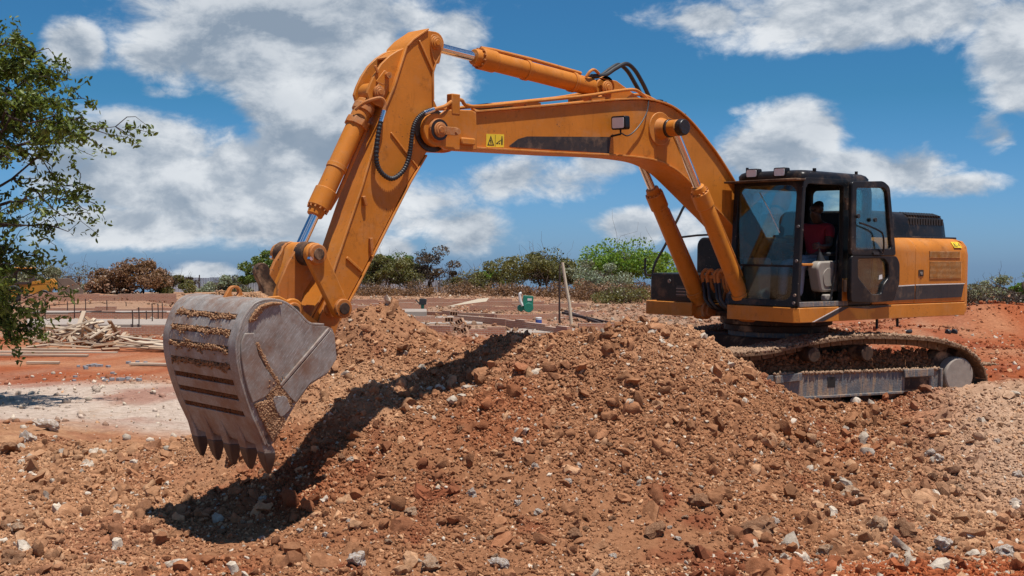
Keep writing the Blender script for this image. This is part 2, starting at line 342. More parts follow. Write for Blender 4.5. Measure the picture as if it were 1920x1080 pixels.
ORANGE = (.62,.208,.020)
M = dict(
  orange=mat('orange_paint', paint(ORANGE, amt=.16, edge=.75, chip=.66, chips=(.10,.05,.03))),
  orange_d=mat('worn_orange_paint', paint((.53,.17,.028), amt=.36, edge=.6, rough=.5, chip=.60)),
  black=mat('black_paint', paint((.010,.0105,.012), dust=(.13,.09,.07), amt=.10, rough=.34, chips=(.40,.33,.27), chip=.68, spec=.22)),
  dark=mat('dark_greased_steel', paint((.030,.022,.018), dust=(.20,.10,.055), amt=.55, rough=.55)),
  grey=mat('muddy_grey_frame', drip_fn),
  hub=mat('dusty_hub', plain((.30,.25,.21), .8, 0, .3, 9, .5)),
  toothsteel=mat('dark_tooth_steel', plain((.085,.055,.042), .5, .3, .4, 14, .4)),
  steel=mat('worn_bucket_steel', steel_fn),
  chrome=mat('chrome', plain((.75,.77,.8), .14, 1.0, .05, 12, 0.0)),
  greasy=mat('greasy_black', plain((.018,.012,.010), .35, 0, .5, 30, .8)),
  rubber=mat('rubber_hose', plain((.022,.022,.024), .5)),
  muddy=mat('mud_coated_track', paint((.15,.085,.05), dust=(.36,.22,.135), amt=.85, rough=.8)),
  soil=mat('soil', soil_fn), stone_i=mat('loose_crumb', lambda n, b, o: stone_fn(n, b, o, True)), stone=mat('loose_stone', stone_fn),
  glass=mat('cab_glass', glass_fn((.66,.78,.79))), teal=mat('teal_tinted_glass', glass_fn((.50,.78,.74))),
  lamp=mat('lamp_glass', plain((.72,.73,.74), .12, 0, .05)),
  decal_black=mat('black_stripe_film', paint((.030,.030,.034), dust=(.22,.13,.08), amt=.22)),
  decal_yellow=mat('yellow_sticker', plain((.80,.58,.03), .45)), decal_white=mat('white_film', plain((.7,.68,.64), .5)),
  ink=mat('black_ink', plain((.02,.018,.015), .5)),
  beige=mat('beige_plastic', plain((.30,.265,.225), .55)), seat=mat('seat_fabric', plain((.022,.025,.030), .85)),
  skin=mat('dark_skin', plain((.075,.035,.022), .5, 0, .1)), hair=mat('black_hair', plain((.008,.007,.006), .8)),
  shirt=mat('maroon_cotton', plain((.26,.014,.026), .85, 0, .2, 30)), trousers=mat('blue_grey_denim', plain((.30,.33,.40), .9, 0, .25, 20)),
  shoe=mat('black_leather', plain((.02,.018,.016), .5)),
  brick=mat('brickwork', brick_fn), concrete=mat('concrete', plain((.33,.27,.225), .9, 0, .22, 1.5)), wood=mat('sawn_timber', wood_fn),
  rebar=mat('rusty_rebar', plain((.05,.03,.025), .8)), corr=mat('corrugated_sheet', corr_fn), green=mat('green_machine_paint', plain((.015,.20,.13), .45)),
  yellow=mat('yellow_machine_paint', plain((.50,.21,.018), .5)), white=mat('white_paint', plain((.7,.68,.64), .6)), blue=mat('blue_label', plain((.05,.10,.35), .5)),
  palewood=mat('pale_post_wood', plain((.58,.49,.36), .8, 0, .2, 9)), block=mat('grey_concrete_block', plain((.27,.27,.28), .9)),
  hollow=mat('hollow_clay_block', plain((.44,.26,.16), .9)), plaster=mat('weathered_plaster', plain((.17,.12,.09), .95, 0, .3, 2)),
  bark=mat('bark', plain((.11,.075,.055), .95, 0, .35, 8, .8)), darkbark=mat('dark_bark', plain((.055,.036,.028), .95, 0, .35, 8, .6)),
  l_near=mat('leaf_near', leaf_fn((.05,.080,.014), (.19,.235,.045))), l_green=mat('leaf_green', leaf_fn((.055,.095,.018), (.17,.23,.05))),
  l_bright=mat('leaf_bright', leaf_fn((.09,.18,.02), (.24,.36,.06), .4)), l_olive=mat('leaf_olive', leaf_fn((.075,.080,.024), (.22,.20,.07))),
  l_brown=mat('leaf_dry', leaf_fn((.15,.080,.045), (.34,.20,.115), .25)), l_pale=mat('leaf_pale', leaf_fn((.16,.19,.12), (.38,.42,.30), .25)),
  l_dark=mat('leaf_dark', leaf_fn((.05,.038,.026), (.15,.11,.075), .2)), l_grey=mat('leaf_grey', leaf_fn((.11,.115,.065), (.27,.27,.17), .2)),
)

# ------------------------------------------------------------------ terrain
def _h(ix, iy, seed):
    h = (ix.astype(np.int64)*374761393 + iy.astype(np.int64)*668265263 + seed*1442695041) & 0xFFFFFFFF
    h = ((h ^ (h >> 13))*1274126177) & 0xFFFFFFFF
    return ((h ^ (h >> 16)) & 0xFFFF)/65535.0
def vnoise(x, y, seed=0):
    ix = np.floor(x); iy = np.floor(y); fx = x-ix; fy = y-iy
    fx = fx*fx*(3-2*fx); fy = fy*fy*(3-2*fy)
    a = _h(ix, iy, seed); b = _h(ix+1, iy, seed); c = _h(ix, iy+1, seed); d = _h(ix+1, iy+1, seed)
    return (a*(1-fx)+b*fx)*(1-fy) + (c*(1-fx)+d*fx)*fy
def fbm(x, y, o=4, seed=0, g=.5):
    s = 0; a = 1; t = 0
    for i in range(o):
        s = s + a*vnoise(x*2**i + 17.3*i, y*2**i - 9.1*i, seed+i); t += a; a *= g
    return s/t - .5
def sstep(a, b, x):
    t = np.clip((x-a)/(b-a), 0, 1); return t*t*(3-2*t)

CTL = np.array([(-7.15, 11.0, 0.24), (-5.85, 9.0, 0.22), (-4.86, 11.0, 0.24), (-3.97, 9.0, 0.22), (-3.03, 11.0, 0.24), (-2.48, 9.0, 0.22), (-1.19, 11.0, 0.24), (-0.98, 9.0, 0.22), (0.64, 11.0, 0.24), (0.53, 9.0, 0.22), (2.48, 11.0, 0.24), (2.02, 9.0, 0.22), (4.31, 11.0, 0.24), (3.52, 9.0, 0.22), (7.06, 11.0, 0.24), (5.78, 9.0, 0.22), (0.03, 16.25, 1.99), (0.2, 12, 0.4), (0.22, 13.0, 0.73), (0.23, 14.0, 1.15), (0.25, 15.1, 1.64), (0.27, 15.9, 2.03), (0.86, 12.1, 0.38), (0.93, 13.1, 0.72), (1.01, 14.2, 1.12), (1.05, 14.8, 1.67), (1.1, 15.6, 2.13), (1.47, 12.2, 0.36), (1.59, 13.2, 0.7), (1.7, 14.1, 1.14), (1.79, 14.8, 1.67), (1.89, 15.6, 2.17), (2.48, 16.5, 2.04), (2.34, 15.6, 1.6), (2.77, 16.6, 1.79), (3.01, 16.4, 1.55), (3.31, 16.2, 1.23), (3.1, 15.2, 1.0), (2.84, 13.9, 0.58), (2.53, 12.4, 0.32), (3.85, 16.5, 1.0), (3.55, 15.2, 0.68), (4.48, 16.8, 0.93), (4.05, 15.2, 0.68), (3.6, 13.5, 0.37), (3.2, 12, 0.2), (5.16, 17.2, 1.01), (5.87, 17.6, 1.12), (5.4, 16.2, 0.88), (4.8, 14.4, 0.5), (4.23, 12.7, 0.25), (6.49, 17.9, 1.11), (7.28, 18.4, 1.23), (6.49, 16.4, 0.85), (5.74, 14.5, 0.48), (4.99, 12.6, 0.27), (8.71, 22, 1.07), (9.17, 18.5, 1.2), (8.13, 16.4, 0.85), (7.19, 14.5, 0.48), (6.25, 12.6, 0.27), (10.91, 22, 1.07), (11.1, 18.5, 1.2), (9.84, 16.4, 0.85), (8.7, 14.5, 0.48), (7.56, 12.6, 0.27), (-1.81, 16.7, 2.43), (-1.73, 16.0, 1.83), (-1.62, 15.0, 1.34), (-1.51, 13.9, 0.87), (-1.38, 12.7, 0.52), (-1.58, 16.8, 2.4), (-2.06, 16.5, 2.32), (-1.18, 16.7, 2.13), (-0.77, 16.7, 1.93), (-0.35, 16.8, 1.95), (-2.17, 16.3, 1.95), (-2.25, 15.9, 1.57), (-2.57, 15.4, 1.23), (-2.57, 14.7, 0.88), (-2.07, 13.8, 0.71), (-1.94, 12.9, 0.37), (-1.32, 15.5, 1.54), (-1.07, 16.0, 1.8), (-0.95, 14.2, 1.12), (-0.87, 13.1, 0.72), (-0.8, 12, 0.4), (-0.54, 16.3, 1.88), (-0.51, 15.4, 1.49), (-0.47, 14.2, 1.12), (-0.44, 13.1, 0.72), (-2.98, 13.5, 0.31), (-3.66, 13.3, 0.27), (-4.37, 15.9, 0.38), (-3.19, 11.6, 0.24), (-5.45, 15.2, 0.37), (-4.51, 12.6, 0.27), (-6.31, 17.6, 0.33), (-7.25, 18.5, 0.47), (-6.85, 18.8, 0.46), (-6.02, 19, 0.33), (-7.6, 24, 0.2), (-8.55, 27, 0.2), (-10.45, 33, 0.15), (-7.98, 15.2, 0.37), (-6.62, 12.6, 0.27), (-9.24, 17.6, 0.33), (-13.12, 25, 0.19), (-17.32, 33, 0.15), (-3.87, 16.6, 0.69), (-3.5, 15, 0.52), (-4.39, 17, 0.56), (-3.26, 16.3, 1.13), (-3.0, 15.0, 0.71), (-3.5, 19.5, 0.3), (-2, 19, 0.7), (-1.9, 18.0, 1.35), (-3, 18.2, 0.6), (-1, 18.2, 0.9), (0.2, 16.9, 1.45), (1.1, 16.6, 1.6), (0, 17.8, 1.1), (0, 19.2, 0.5), (1.2, 17.9, 1.3), (1.3, 19.5, 0.8), (2.2, 17.1, 1.9), (2.6, 18.2, 1.35), (2.2, 20, 0.9), (3.8, 18.6, 1.0), (5.2, 19.3, 1.0), (4.4, 17.6, 1.02), (5.6, 18.1, 1.02), (6.4, 18.9, 1.05), (3, 19.8, 1.0), (4.5, 20.4, 0.98), (7.2, 20, 1.0), (3.5, 22.5, 0.6), (6, 22.5, 0.75), (9, 24, 0.8), (1, 22, 0.4), (-2, 22, 0.2), (4, 26, 0.3), (8, 28, 0.4), (0, 26, 0.15), (-8, 26, 0.2), (0, 33, 0.1), (8, 33, 0.25), (14, 33, 0.3), (14, 26, 0.7), (16, 18, 1.1)])
def _phi(r2): return .5*r2*np.log(r2+1e-9)
_n = len(CTL)
_A = np.zeros((_n+3, _n+3)); _d2 = ((CTL[:, None, :2]-CTL[None, :, :2])**2).sum(-1)
_A[:_n, :_n] = _phi(_d2) + np.eye(_n)*.02; _A[:_n, _n] = 1; _A[:_n, _n+1:] = CTL[:, :2]; _A[_n:, :_n] = _A[:_n, _n:].T
_W = np.linalg.solve(_A, np.concatenate([CTL[:, 2], [0, 0, 0]]))
def tps(x, y):
    out = np.zeros_like(x); 
    for i in range(0, len(x), 40000):
        a = x[i:i+40000]; b = y[i:i+40000]
        r2 = (a[:, None]-CTL[None, :, 0])**2 + (b[:, None]-CTL[None, :, 1])**2
        out[i:i+40000] = _phi(r2) @ _W[:_n] + _W[_n] + _W[_n+1]*a + _W[_n+2]*b
    return out
def ground_base(x, y):
    z = .10 + .18*fbm(x/9, y/9, 3, 5)
    z = z + 1.7*np.exp(-(((x+28.5)/3.4)**2 + ((y-86)/2.5)**2)) + .7*np.exp(-(((x+24.5)/2.6)**2 + ((y-84)/2.0)**2))
    z = z + 1.25*np.exp(-(((x-20.5)/4.5)**2 + ((y-55)/3.0)**2)) + .55*np.exp(-(((x-15.5)/3.0)**2 + ((y-50)/2.0)**2)) + .9*np.exp(-(((x-30)/8)**2 + ((y-60)/4)**2))
    z = z + .35*np.exp(-((y-118)/16)**2) - .027*np.maximum(y-136, 0) - .004*np.maximum(np.abs(x)-90, 0)
    return z
def ground_z(x, y, detail=True):
    x = np.atleast_1d(np.asarray(x, float)); y = np.atleast_1d(np.asarray(y, float))
    z = ground_base(x, y)
    w = sstep(-13, -9, x)*sstep(18, 13, x)*sstep(4, 8, y)*sstep(34, 28, y)
    k = w > 0
    if k.any(): z[k] = z[k]*(1-w[k]) + tps(x[k], y[k])*w[k]
    if detail:
        near = sstep(40, 25, y)
        hp = sstep(.28, .75, z)*near*sstep(-10, -6, x)
        z = z + near*(.05*fbm(x/.9, y/.9, 3, 11) + .035*fbm(x/.28, y/.28, 3, 21)) + hp*(.20*fbm(x/1.5, y/1.5, 3, 31) + .07*fbm(x/.6, y/.6, 2, 35) + .11*fbm(x/.38, y/.38, 3, 41)
            + .12*(np.abs(fbm(x/.19, y/.19, 2, 51))-.12) + .085*fbm(x/.13, y/.13, 2, 55)) + near*.050*fbm(x/.08, y/.08, 2, 61)
        z = z + (1-near)*.12*fbm(x/2.5, y/2.5, 4, 71)
    return z
def gz(x, y): return float(ground_z([x], [y])[0])

BROWN = np.array([.310,.146,.073]); TAN = np.array([.46,.265,.150]); RED = np.array([.285,.080,.030]); SAND = np.array([.52,.42,.345]); DARKR = np.array([.20,.050,.022])
PALE = np.array([.39,.26,.175])
def soil_colour(x, y, z):
    a = fbm(x/2.2, y/2.2, 4, 101); b = fbm(x/.8, y/.8, 4, 111); c = fbm(x/5, y/5, 3, 121)
    col = np.empty((len(x), 3)); col[:] = BROWN
    def lay(w, k): 
        nonlocal col; w = np.clip(w, 0, 1)[:, None]; col = col*(1-w) + k*w
    lay(sstep(.02, .22, a)*.75, TAN); lay(sstep(.11, .27, b)*.70, DARKR); lay(sstep(.02, .2, fbm(x/1.4, y/1.4, 3, 131))*.45, RED)
    lay(sstep(1.1, 2.2, z)*.35*sstep(-.2, .2, b), TAN)
    # right bank by the track is paler, dusty
    lay(sstep(4.6, 6.2, x - .25*(y-16))*sstep(12.6, 14.5, y)*sstep(21, 18, y)*.85, PALE*1.2)
    # flat rubble left of the bucket
    lay(sstep(-2.0, -4.0, x)*sstep(30, 15, y)*.35, TAN)
    lay(sstep(11.9, 11.3, y + .5*b)*sstep(1.5, 3.5, x), RED*1.15)
    # far ground: red earth, a pale sand track, dusty building plot
    far = sstep(20.0, 23.5, y + 4*c + np.where(x > 2, 3, 0))
    lay(far, RED*1.05); lay(far*sstep(-.05, .2, a)*.5, TAN)
    st = sstep(19.6, 21.6, y + 3*a)*sstep(31.5, 29, y + 3*b)*sstep(2, -3, x); lay(st*(1.05+.5*b), SAND*.92)
    lay(far*sstep(.0, .18, fbm(x/1.6, y/3.0, 4, 141))*.6, DARKR*1.2); lay(far*sstep(.08, .22, fbm(x/.9, y/2.5, 3, 151))*.4, PALE)
    lay(sstep(46, 56, y + 6*c)*sstep(17, 9, x)*.85, PALE*.80)
    lay(sstep(46, 52, y)*sstep(0, .16, b)*.4, RED)
    lay(sstep(75, 130, y)*.5, TAN*.85)
    return col
def grid_mesh():
    def axis(lo, hi, step, far_lo, far_hi):
        a = list(np.arange(lo, hi+1e-6, step)); d = step; p = hi
        while p < far_hi: d = min(d*1.085, 60); p += d; a.append(p)
        d = step; p = lo; pre = []
        while p > far_lo: d = min(d*1.085, 60); p -= d; pre.append(p)
        return np.array(pre[::-1] + a), len(pre), len(pre)+int(round((hi-lo)/step))
    xs, xa, xb = axis(-6.6, 8.6, .025, -1800, 1800); ys, ya, yb = axis(10.4, 18.6, .025, -60, 3000)
    X, Y = np.meshgrid(xs, ys); sh = X.shape; x = X.ravel(); y = Y.ravel(); z = ground_z(x, y); col = soil_colour(x, y, z)
    ny, nx = sh; i, j = np.meshgrid(np.arange(ny-1), np.arange(nx-1), indexing='ij'); k = (i*nx+j)
    q = np.stack([k, k+1, k+nx+1, k+nx], -1)
    inside = (j >= xa) & (j < xb) & (i >= ya) & (i < yb)
    return np.stack([x, y, z], 1), col, q[inside], q[~inside]
def np_mesh(name, v, f, col=None, tone=None):
    me = bpy.data.meshes.new(name); v = np.asarray(v, np.float32); f = np.asarray(f); n = f.shape[1]
    me.vertices.add(len(v)); me.vertices.foreach_set('co', v.ravel()); me.loops.add(f.size); me.loops.foreach_set('vertex_index', f.ravel().astype(np.int32))
    me.polygons.add(len(f)); me.polygons.foreach_set('loop_start', (np.arange(len(f))*n).astype(np.int32))
    if col is not None:
        at = me.attributes.new('soil', 'FLOAT_COLOR', 'POINT'); at.data.foreach_set('color', np.concatenate([col, np.ones((len(v), 1))], 1).astype(np.float32).ravel())
    if tone is not None:
        at = me.attributes.new('tone', 'FLOAT', 'POINT'); at.data.foreach_set('value', np.asarray(tone, np.float32))
    me.update(calc_edges=True); return me
_V, _C, _Q1, _Q2 = grid_mesh()
for nm, q, lb in (('spoil_heap', _Q1, 'heap of loose brown dug earth under the excavator boom'), ('ground', _Q2, 'red earth and pale sand of the building site')):
    u, inv = np.unique(q, return_inverse=True)
    me = np_mesh(nm, _V[u], inv.reshape(q.shape), _C[u]); me.polygons.foreach_set('use_smooth', np.ones(len(q), bool))
    o = link(nm, me, M['soil'], smooth=0); o['kind'] = 'structure'
del _V, _C, _Q1, _Q2

# loose clods and gravel
def ico(sub):
    import bmesh
    bm = bmesh.new(); bmesh.ops.create_icosphere(bm, subdivisions=sub, radius=1); v = np.array([p.co[:] for p in bm.verts]); f = np.array([[q.index for q in p.verts] for p in bm.faces]); bm.free(); return v, f
ICO1, ICO2, ICO3 = ico(1), ico(2), ico(3)
def lumps(shape, amt, seed, ang=False):
    r = np.random.default_rng(seed); v = shape[0].copy(); m = 1 + 0*v[:, 0]
    for k in range(9):
        d = r.normal(size=3); d /= np.linalg.norm(d); t = v @ d
        m = m - amt*np.clip(t-.45, 0, 1)*1.3 if ang else m + amt*.45*np.sin(3.1*t*r.uniform(.6, 1.6)+r.uniform(0, 6))
    m = m*(1 + r.normal(size=len(v))*amt*.28)
    return v*m[:, None]
def rand_rot(n, r):
    q = r.normal(size=(n, 4)); q /= np.linalg.norm(q, axis=1)[:, None]; a, b, c, d = q.T
    return np.stack([np.stack([1-2*(c*c+d*d), 2*(b*c-a*d), 2*(b*d+a*c)], -1), np.stack([2*(b*c+a*d), 1-2*(b*b+d*d), 2*(c*d-a*b)], -1), np.stack([2*(b*d-a*c), 2*(c*d+a*b), 1-2*(b*b+c*c)], -1)], 1)
def clod_mesh(name, pos, rad, col, shape, amt=.35, seed=1, variants=8, squash=(1, .85, .7)):
    r = np.random.default_rng(seed); n = len(pos); rot = rand_rot(n, r); sc = rad[:, None]*np.array(squash)*r.uniform(.75, 1.25, (n, 3))
    var = np.stack([lumps(shape, amt, seed*31+k, k % 8 == 0) for k in range(variants)]); which = r.integers(0, variants, n)
    v = var[which]*sc[:, None, :]; v = np.einsum('nij,nkj->nki', rot, v) + pos[:, None, :]
    nv = len(shape[0]); f = shape[1][None] + (np.arange(n)*nv)[:, None, None]
    return np_mesh(name, v.reshape(-1, 3), f.reshape(-1, 3), np.repeat(col, nv, 0))
WHITE = np.array([.62,.53,.43])
def scatter(n, x0, x1, y0, y1, rmin, rmax, power, seed, white=.12, sink=.25, keep=None):
    r = np.random.default_rng(seed); x = r.uniform(x0, x1, n); y = r.uniform(y0, y1, n)
    if keep is not None: k = r.uniform(size=n) < keep(x, y); x = x[k]; y = y[k]; n = len(x)
    rad = rmin*(rmax/rmin)**(r.uniform(size=n)**power); z = ground_z(x, y)
    col = soil_colour(x, y, z)*r.uniform(.72, 1.22, (n, 1)); w = r.uniform(size=n) < white
    col[w] = WHITE*r.uniform(.6, 1.08, (w.sum(), 1)); t = (~w) & (r.uniform(size=n) < .12); col[t] = TAN*r.uniform(.9, 1.25, (t.sum(), 1))
    return np.stack([x, y, z + rad*sink], 1), rad, col
def clump(x, y): return (1-.6*sstep(4.6, 6.2, x - .25*(y-16))*sstep(12.6, 14.5, y))*np.clip(.40 + 2.6*(fbm(x/1.7, y/1.7, 4, 201)+.08), .12, 1)
def gn_scatter(name, pos, rad, col, label, seed):
    r = np.random.default_rng(seed); n = len(pos); src = bpy.data.collections.new(name+'_shapes')
    for k in range(8):
        me = np_mesh('crumb', lumps(ICO2, .40, 900+k, k % 8 == 0)*np.array([1,.85,.7]), ICO2[1]); me.materials.append(M['stone_i']); src.objects.link(bpy.data.objects.new('crumb', me))
    me = bpy.data.meshes.new(name); me.vertices.add(n); me.vertices.foreach_set('co', pos.astype(np.float32).ravel())
    def at(nm, typ, key, arr): a = me.attributes.new(nm, typ, 'POINT'); a.data.foreach_set(key, np.ascontiguousarray(arr).ravel())
    at('soil', 'FLOAT_COLOR', 'color', np.concatenate([col, np.ones((n, 1))], 1).astype(np.float32)); at('rot', 'FLOAT_VECTOR', 'vector', r.uniform(0, 6.28, (n, 3)).astype(np.float32))
    at('size', 'FLOAT_VECTOR', 'vector', (rad[:, None]*r.uniform(.7, 1.3, (n, 3))).astype(np.float32)); at('which', 'INT', 'value', r.integers(0, 8, n).astype(np.int32)); me.update()
    g = bpy.data.node_groups.new(name, 'GeometryNodeTree'); g.interface.new_socket('Geometry', in_out='INPUT', socket_type='NodeSocketGeometry'); g.interface.new_socket('Geometry', in_out='OUTPUT', socket_type='NodeSocketGeometry')
    N = g.nodes; L = g.links; gi = N.new('NodeGroupInput'); go = N.new('NodeGroupOutput'); ci = N.new('GeometryNodeCollectionInfo'); ci.inputs['Collection'].default_value = src; ci.inputs['Separate Children'].default_value = True; ci.inputs['Reset Children'].default_value = True
    ip = N.new('GeometryNodeInstanceOnPoints'); ip.inputs['Pick Instance'].default_value = True
    def na(nm, dt): a = N.new('GeometryNodeInputNamedAttribute'); a.data_type = dt; a.inputs['Name'].default_value = nm; return a.outputs['Attribute']
    mp = N.new('GeometryNodeMeshToPoints'); L.new(gi.outputs[0], mp.inputs['Mesh']); L.new(mp.outputs[0], ip.inputs['Points']); L.new(ci.outputs[0], ip.inputs['Instance']); L.new(na('which', 'INT'), ip.inputs['Instance Index'])
    e2r = N.new('FunctionNodeEulerToRotation'); L.new(na('rot', 'FLOAT_VECTOR'), e2r.inputs[0]); L.new(e2r.outputs[0], ip.inputs['Rotation']); L.new(na('size', 'FLOAT_VECTOR'), ip.inputs['Scale']); L.new(ip.outputs[0], go.inputs[0])
    o = bpy.data.objects.new(name, me); C.objects.link(o); me.materials.append(M['stone_i']); md = o.modifiers.new('scatter', 'NODES'); md.node_group = g
    return tag(o, label, 'earth', kind='stuff')
p, r_, c_ = scatter(330000, -7, 9, 10.6, 18.6, .006, .026, 1.5, 3, .03, keep=clump)
gn_scatter('earth_crumbs', p, r_, c_, 'fine crumbs of brown earth strewn over the heap', 3)
p, r_, c_ = scatter(15000, -7, 9, 10.6, 18.6, .018, .095, 3.0, 4, .06, keep=clump)
tag(link('earth_clods', clod_mesh('earth_clods', p, r_, c_, ICO2, .34, 4), M['stone'], smooth=40), 'lumpy brown earth clods covering the heap', 'earth', kind='stuff')
p, r_, c_ = scatter(1900, 2.0, 8, 11.0, 12.3, .012, .05, 2.2, 6, .6, keep=lambda x, y: np.exp(-((y-11.75-.06*(x-4)-.25*np.sin(x*1.7))/.26)**2))
tag(link('white_gravel', clod_mesh('white_gravel', p, r_, c_, ICO2, .3, 6), M['stone'], smooth=40), 'white limestone gravel along the toe of the heap', 'gravel', kind='stuff')
p, r_, c_ = scatter(2600, -16, -2, 16, 34, .012, .09, 3.0, 8, .4)
tag(link('scattered_rubble', clod_mesh('scattered_rubble', p, r_, c_, ICO1, .3, 8), M['stone'], smooth=0), 'small rubble scattered over the sandy track', 'rubble', kind='stuff')
p, r_, c_ = scatter(30000, 2, 30, 18.7, 62, .010, .075, 2.4, 9, .04)
gn_scatter('red_rubble', p, r_, c_*.95, 'crumbly red rubble lying on the ground behind the tracks', 9)
p, r_, c_ = scatter(24000, -40, 14, 47, 112, .02, .12, 2.2, 19, .10)
gn_scatter('plot_rubble', p, r_, c_*.85, 'scattered rubble and broken brick over the building plot', 19)

# ------------------------------------------------------------------ excavator
ORG = (3.82, 18.6, 1.05)
ex = thing('excavator', 'orange crawler excavator with black cab, reaching over the earth heap', 'excavator', ORG, (ROLL, 0, YAW))
O, OD, BK, DK, GY = M['orange'], M['orange_d'], M['black'], M['dark'], M['grey']
def arc(cx, cz, r, a0, a1, n=8): return [(cx+r*math.cos(R(a0+(a1-a0)*i/(n-1))), cz+r*math.sin(R(a0+(a1-a0)*i/(n-1)))) for i in range(n)]
YB = -.07
def pin(name, x, z, y0, y1, r, parent, m=OD, collar=None, n=28):
    b = MB().cyl((x, y0, z), (x, y1, z), r, n=n)
    s = 1 if y1 > y0 else -1
    b.cyl((x, y1, z), (x, y1+.012*s, z), r*.78, n=n); b.cyl((x, y1, z), (x, y1+.022*s, z), r*.45, n=n)
    return b.build(name, m, parent, .006)

# --- boom
top = [(5.88,3.60),(4.55,3.79),(3.6,3.93),(3.08,3.985),(2.75,3.975),(2.52,3.935),(2.32,3.86),(2.14,3.765),(1.98,3.66),(1.76,3.50),(1.55,3.33),(1.22,3.02),(.97,2.74),(.62,2.38),(.30,2.0)]
bot = [(.12,1.62),(.45,1.80),(.80,2.10),(1.31,2.45),(1.70,2.69),(2.06,2.91),(2.28,3.04),(2.47,3.13),(2.74,3.205),(3.06,3.235),(3.61,3.24),(4.49,3.215),(5.89,3.19)]
boom = MB().prism(top+bot, -.30, .145).build('boom', O, ex, .008)
def strip(path, y0, y1, t):                                # plate that follows a profile
    P = [Vector(p) for p in path]; b = MB(); lo = []; hi = []
    for i, p in enumerate(P):
        d = (P[min(i+1, len(P)-1)]-P[max(i-1, 0)]).normalized(); nrm = Vector((-d.y, d.x)); lo.append(p); hi.append(p+nrm*t)
    v = [(q.x, y, q.y) for q in lo for y in (y0, y1)] + [(q.x, y, q.y) for q in hi for y in (y0, y1)]
    n = len(P); f = []
    for i in range(n-1):
        a = 2*i; c = 2*n+2*i
        f += [(a, a+1, a+3, a+2), (c, c+2, c+3, c+1), (a, a+2, c+2, c), (a+1, c+1, c+3, a+3)]
    f += [(0, 2*n, 2*n+1, 1), (2*n-2, 2*n-1, 4*n-1, 4*n-2)]
    return b.add(v, f)
def smooth2(pts, k=4): return [(p.x, p.y) for p in catmull([Vector((a, b, 0)) for a, b in pts], k)]
strip(smooth2(top)[::-1], -.335, .18, .022).build('top_plate', O, boom, .004)
strip(smooth2(bot)[::-1], -.335, .18, -.022).build('bottom_plate', O, boom, .004)
# fork that holds the stick
for y0, y1 in ((.115, .195), (-.35, -.27)):
    MB().prism([(5.95,3.62),(5.88,3.60),(5.86,3.18),(5.95,3.16),(6.28,3.15)] + arc(6.44,3.36,.185,-110,110,12) + [(6.28,3.60)], y0, y1).build('fork_ear', O, boom, .012)
MB().prism([(6.02,3.60),(5.80,3.575),(5.80,3.20),(6.02,3.18),(6.10,3.30),(6.10,3.5)], -.27, .115).build('fork_bridge', O, boom, .01)
MB().prism([(6.12,3.30),(5.92,3.30),(5.92,3.22),(6.12,3.22)], .195, .235).build('fork_weld_rib', O, boom, .015)
MB().cyl((6.44,-.39,3.36), (6.44,.235,3.36), .125, n=28).build('pivot_boss', OD, boom, .008)
MB().cyl((6.44,.235,3.36), (6.44,.245,3.36), .118, n=28).build('grease_ring', M['greasy'], boom)
pin('pivot_pin', 6.44, 3.36, .235, .262, .085, boom)
MB().prism(rpoly([(6.47,3.40),(6.20,3.40),(6.16,3.36),(6.20,3.31),(6.47,3.31)], .03), .245, .262).build('pin_keeper', OD, boom, .004)
MB().cyl((6.21,.262,3.355), (6.21,.285,3.355), .035, n=6).build('keeper_bolt', OD, boom)
# stick-cylinder bracket on the boom's back
for y0 in (-.24, .05):
    MB().prism([(3.95,3.88),(3.15,3.99),(3.02,3.99)] + [(3.50,4.19)] + arc(3.68,4.09,.135,60,190,9) + [(3.92,3.93)], y0, y0+.045).build('cylinder_bracket', O, boom, .008)
pin('bracket_pin', 3.68, 4.09, .09, .118, .085, boom, O)
# boom-cylinder pin through the boom
for s, ya in ((1, .145), (-1, -.30)):
    MB().cyl((2.74, ya, 3.64), (2.74, ya+.02*s, 3.64), .215, n=36).build('boss_plate', O, boom, .006)
    MB().cyl((2.72, ya, 3.64), (2.70, ya+.13*s, 3.64), .15, .105, n=30).build('boss_cone', O, boom)
    MB().cyl((2.70, ya+.11*s, 3.64), (2.70, ya+.16*s, 3.64), .118, .118).build('grease_collar', M['greasy'], boom, .01)
    MB().cyl((2.70, ya+.31*s, 3.64), (2.70, ya+.40*s, 3.64), .112, .10).build('pin_end', M['greasy'], boom, .012)
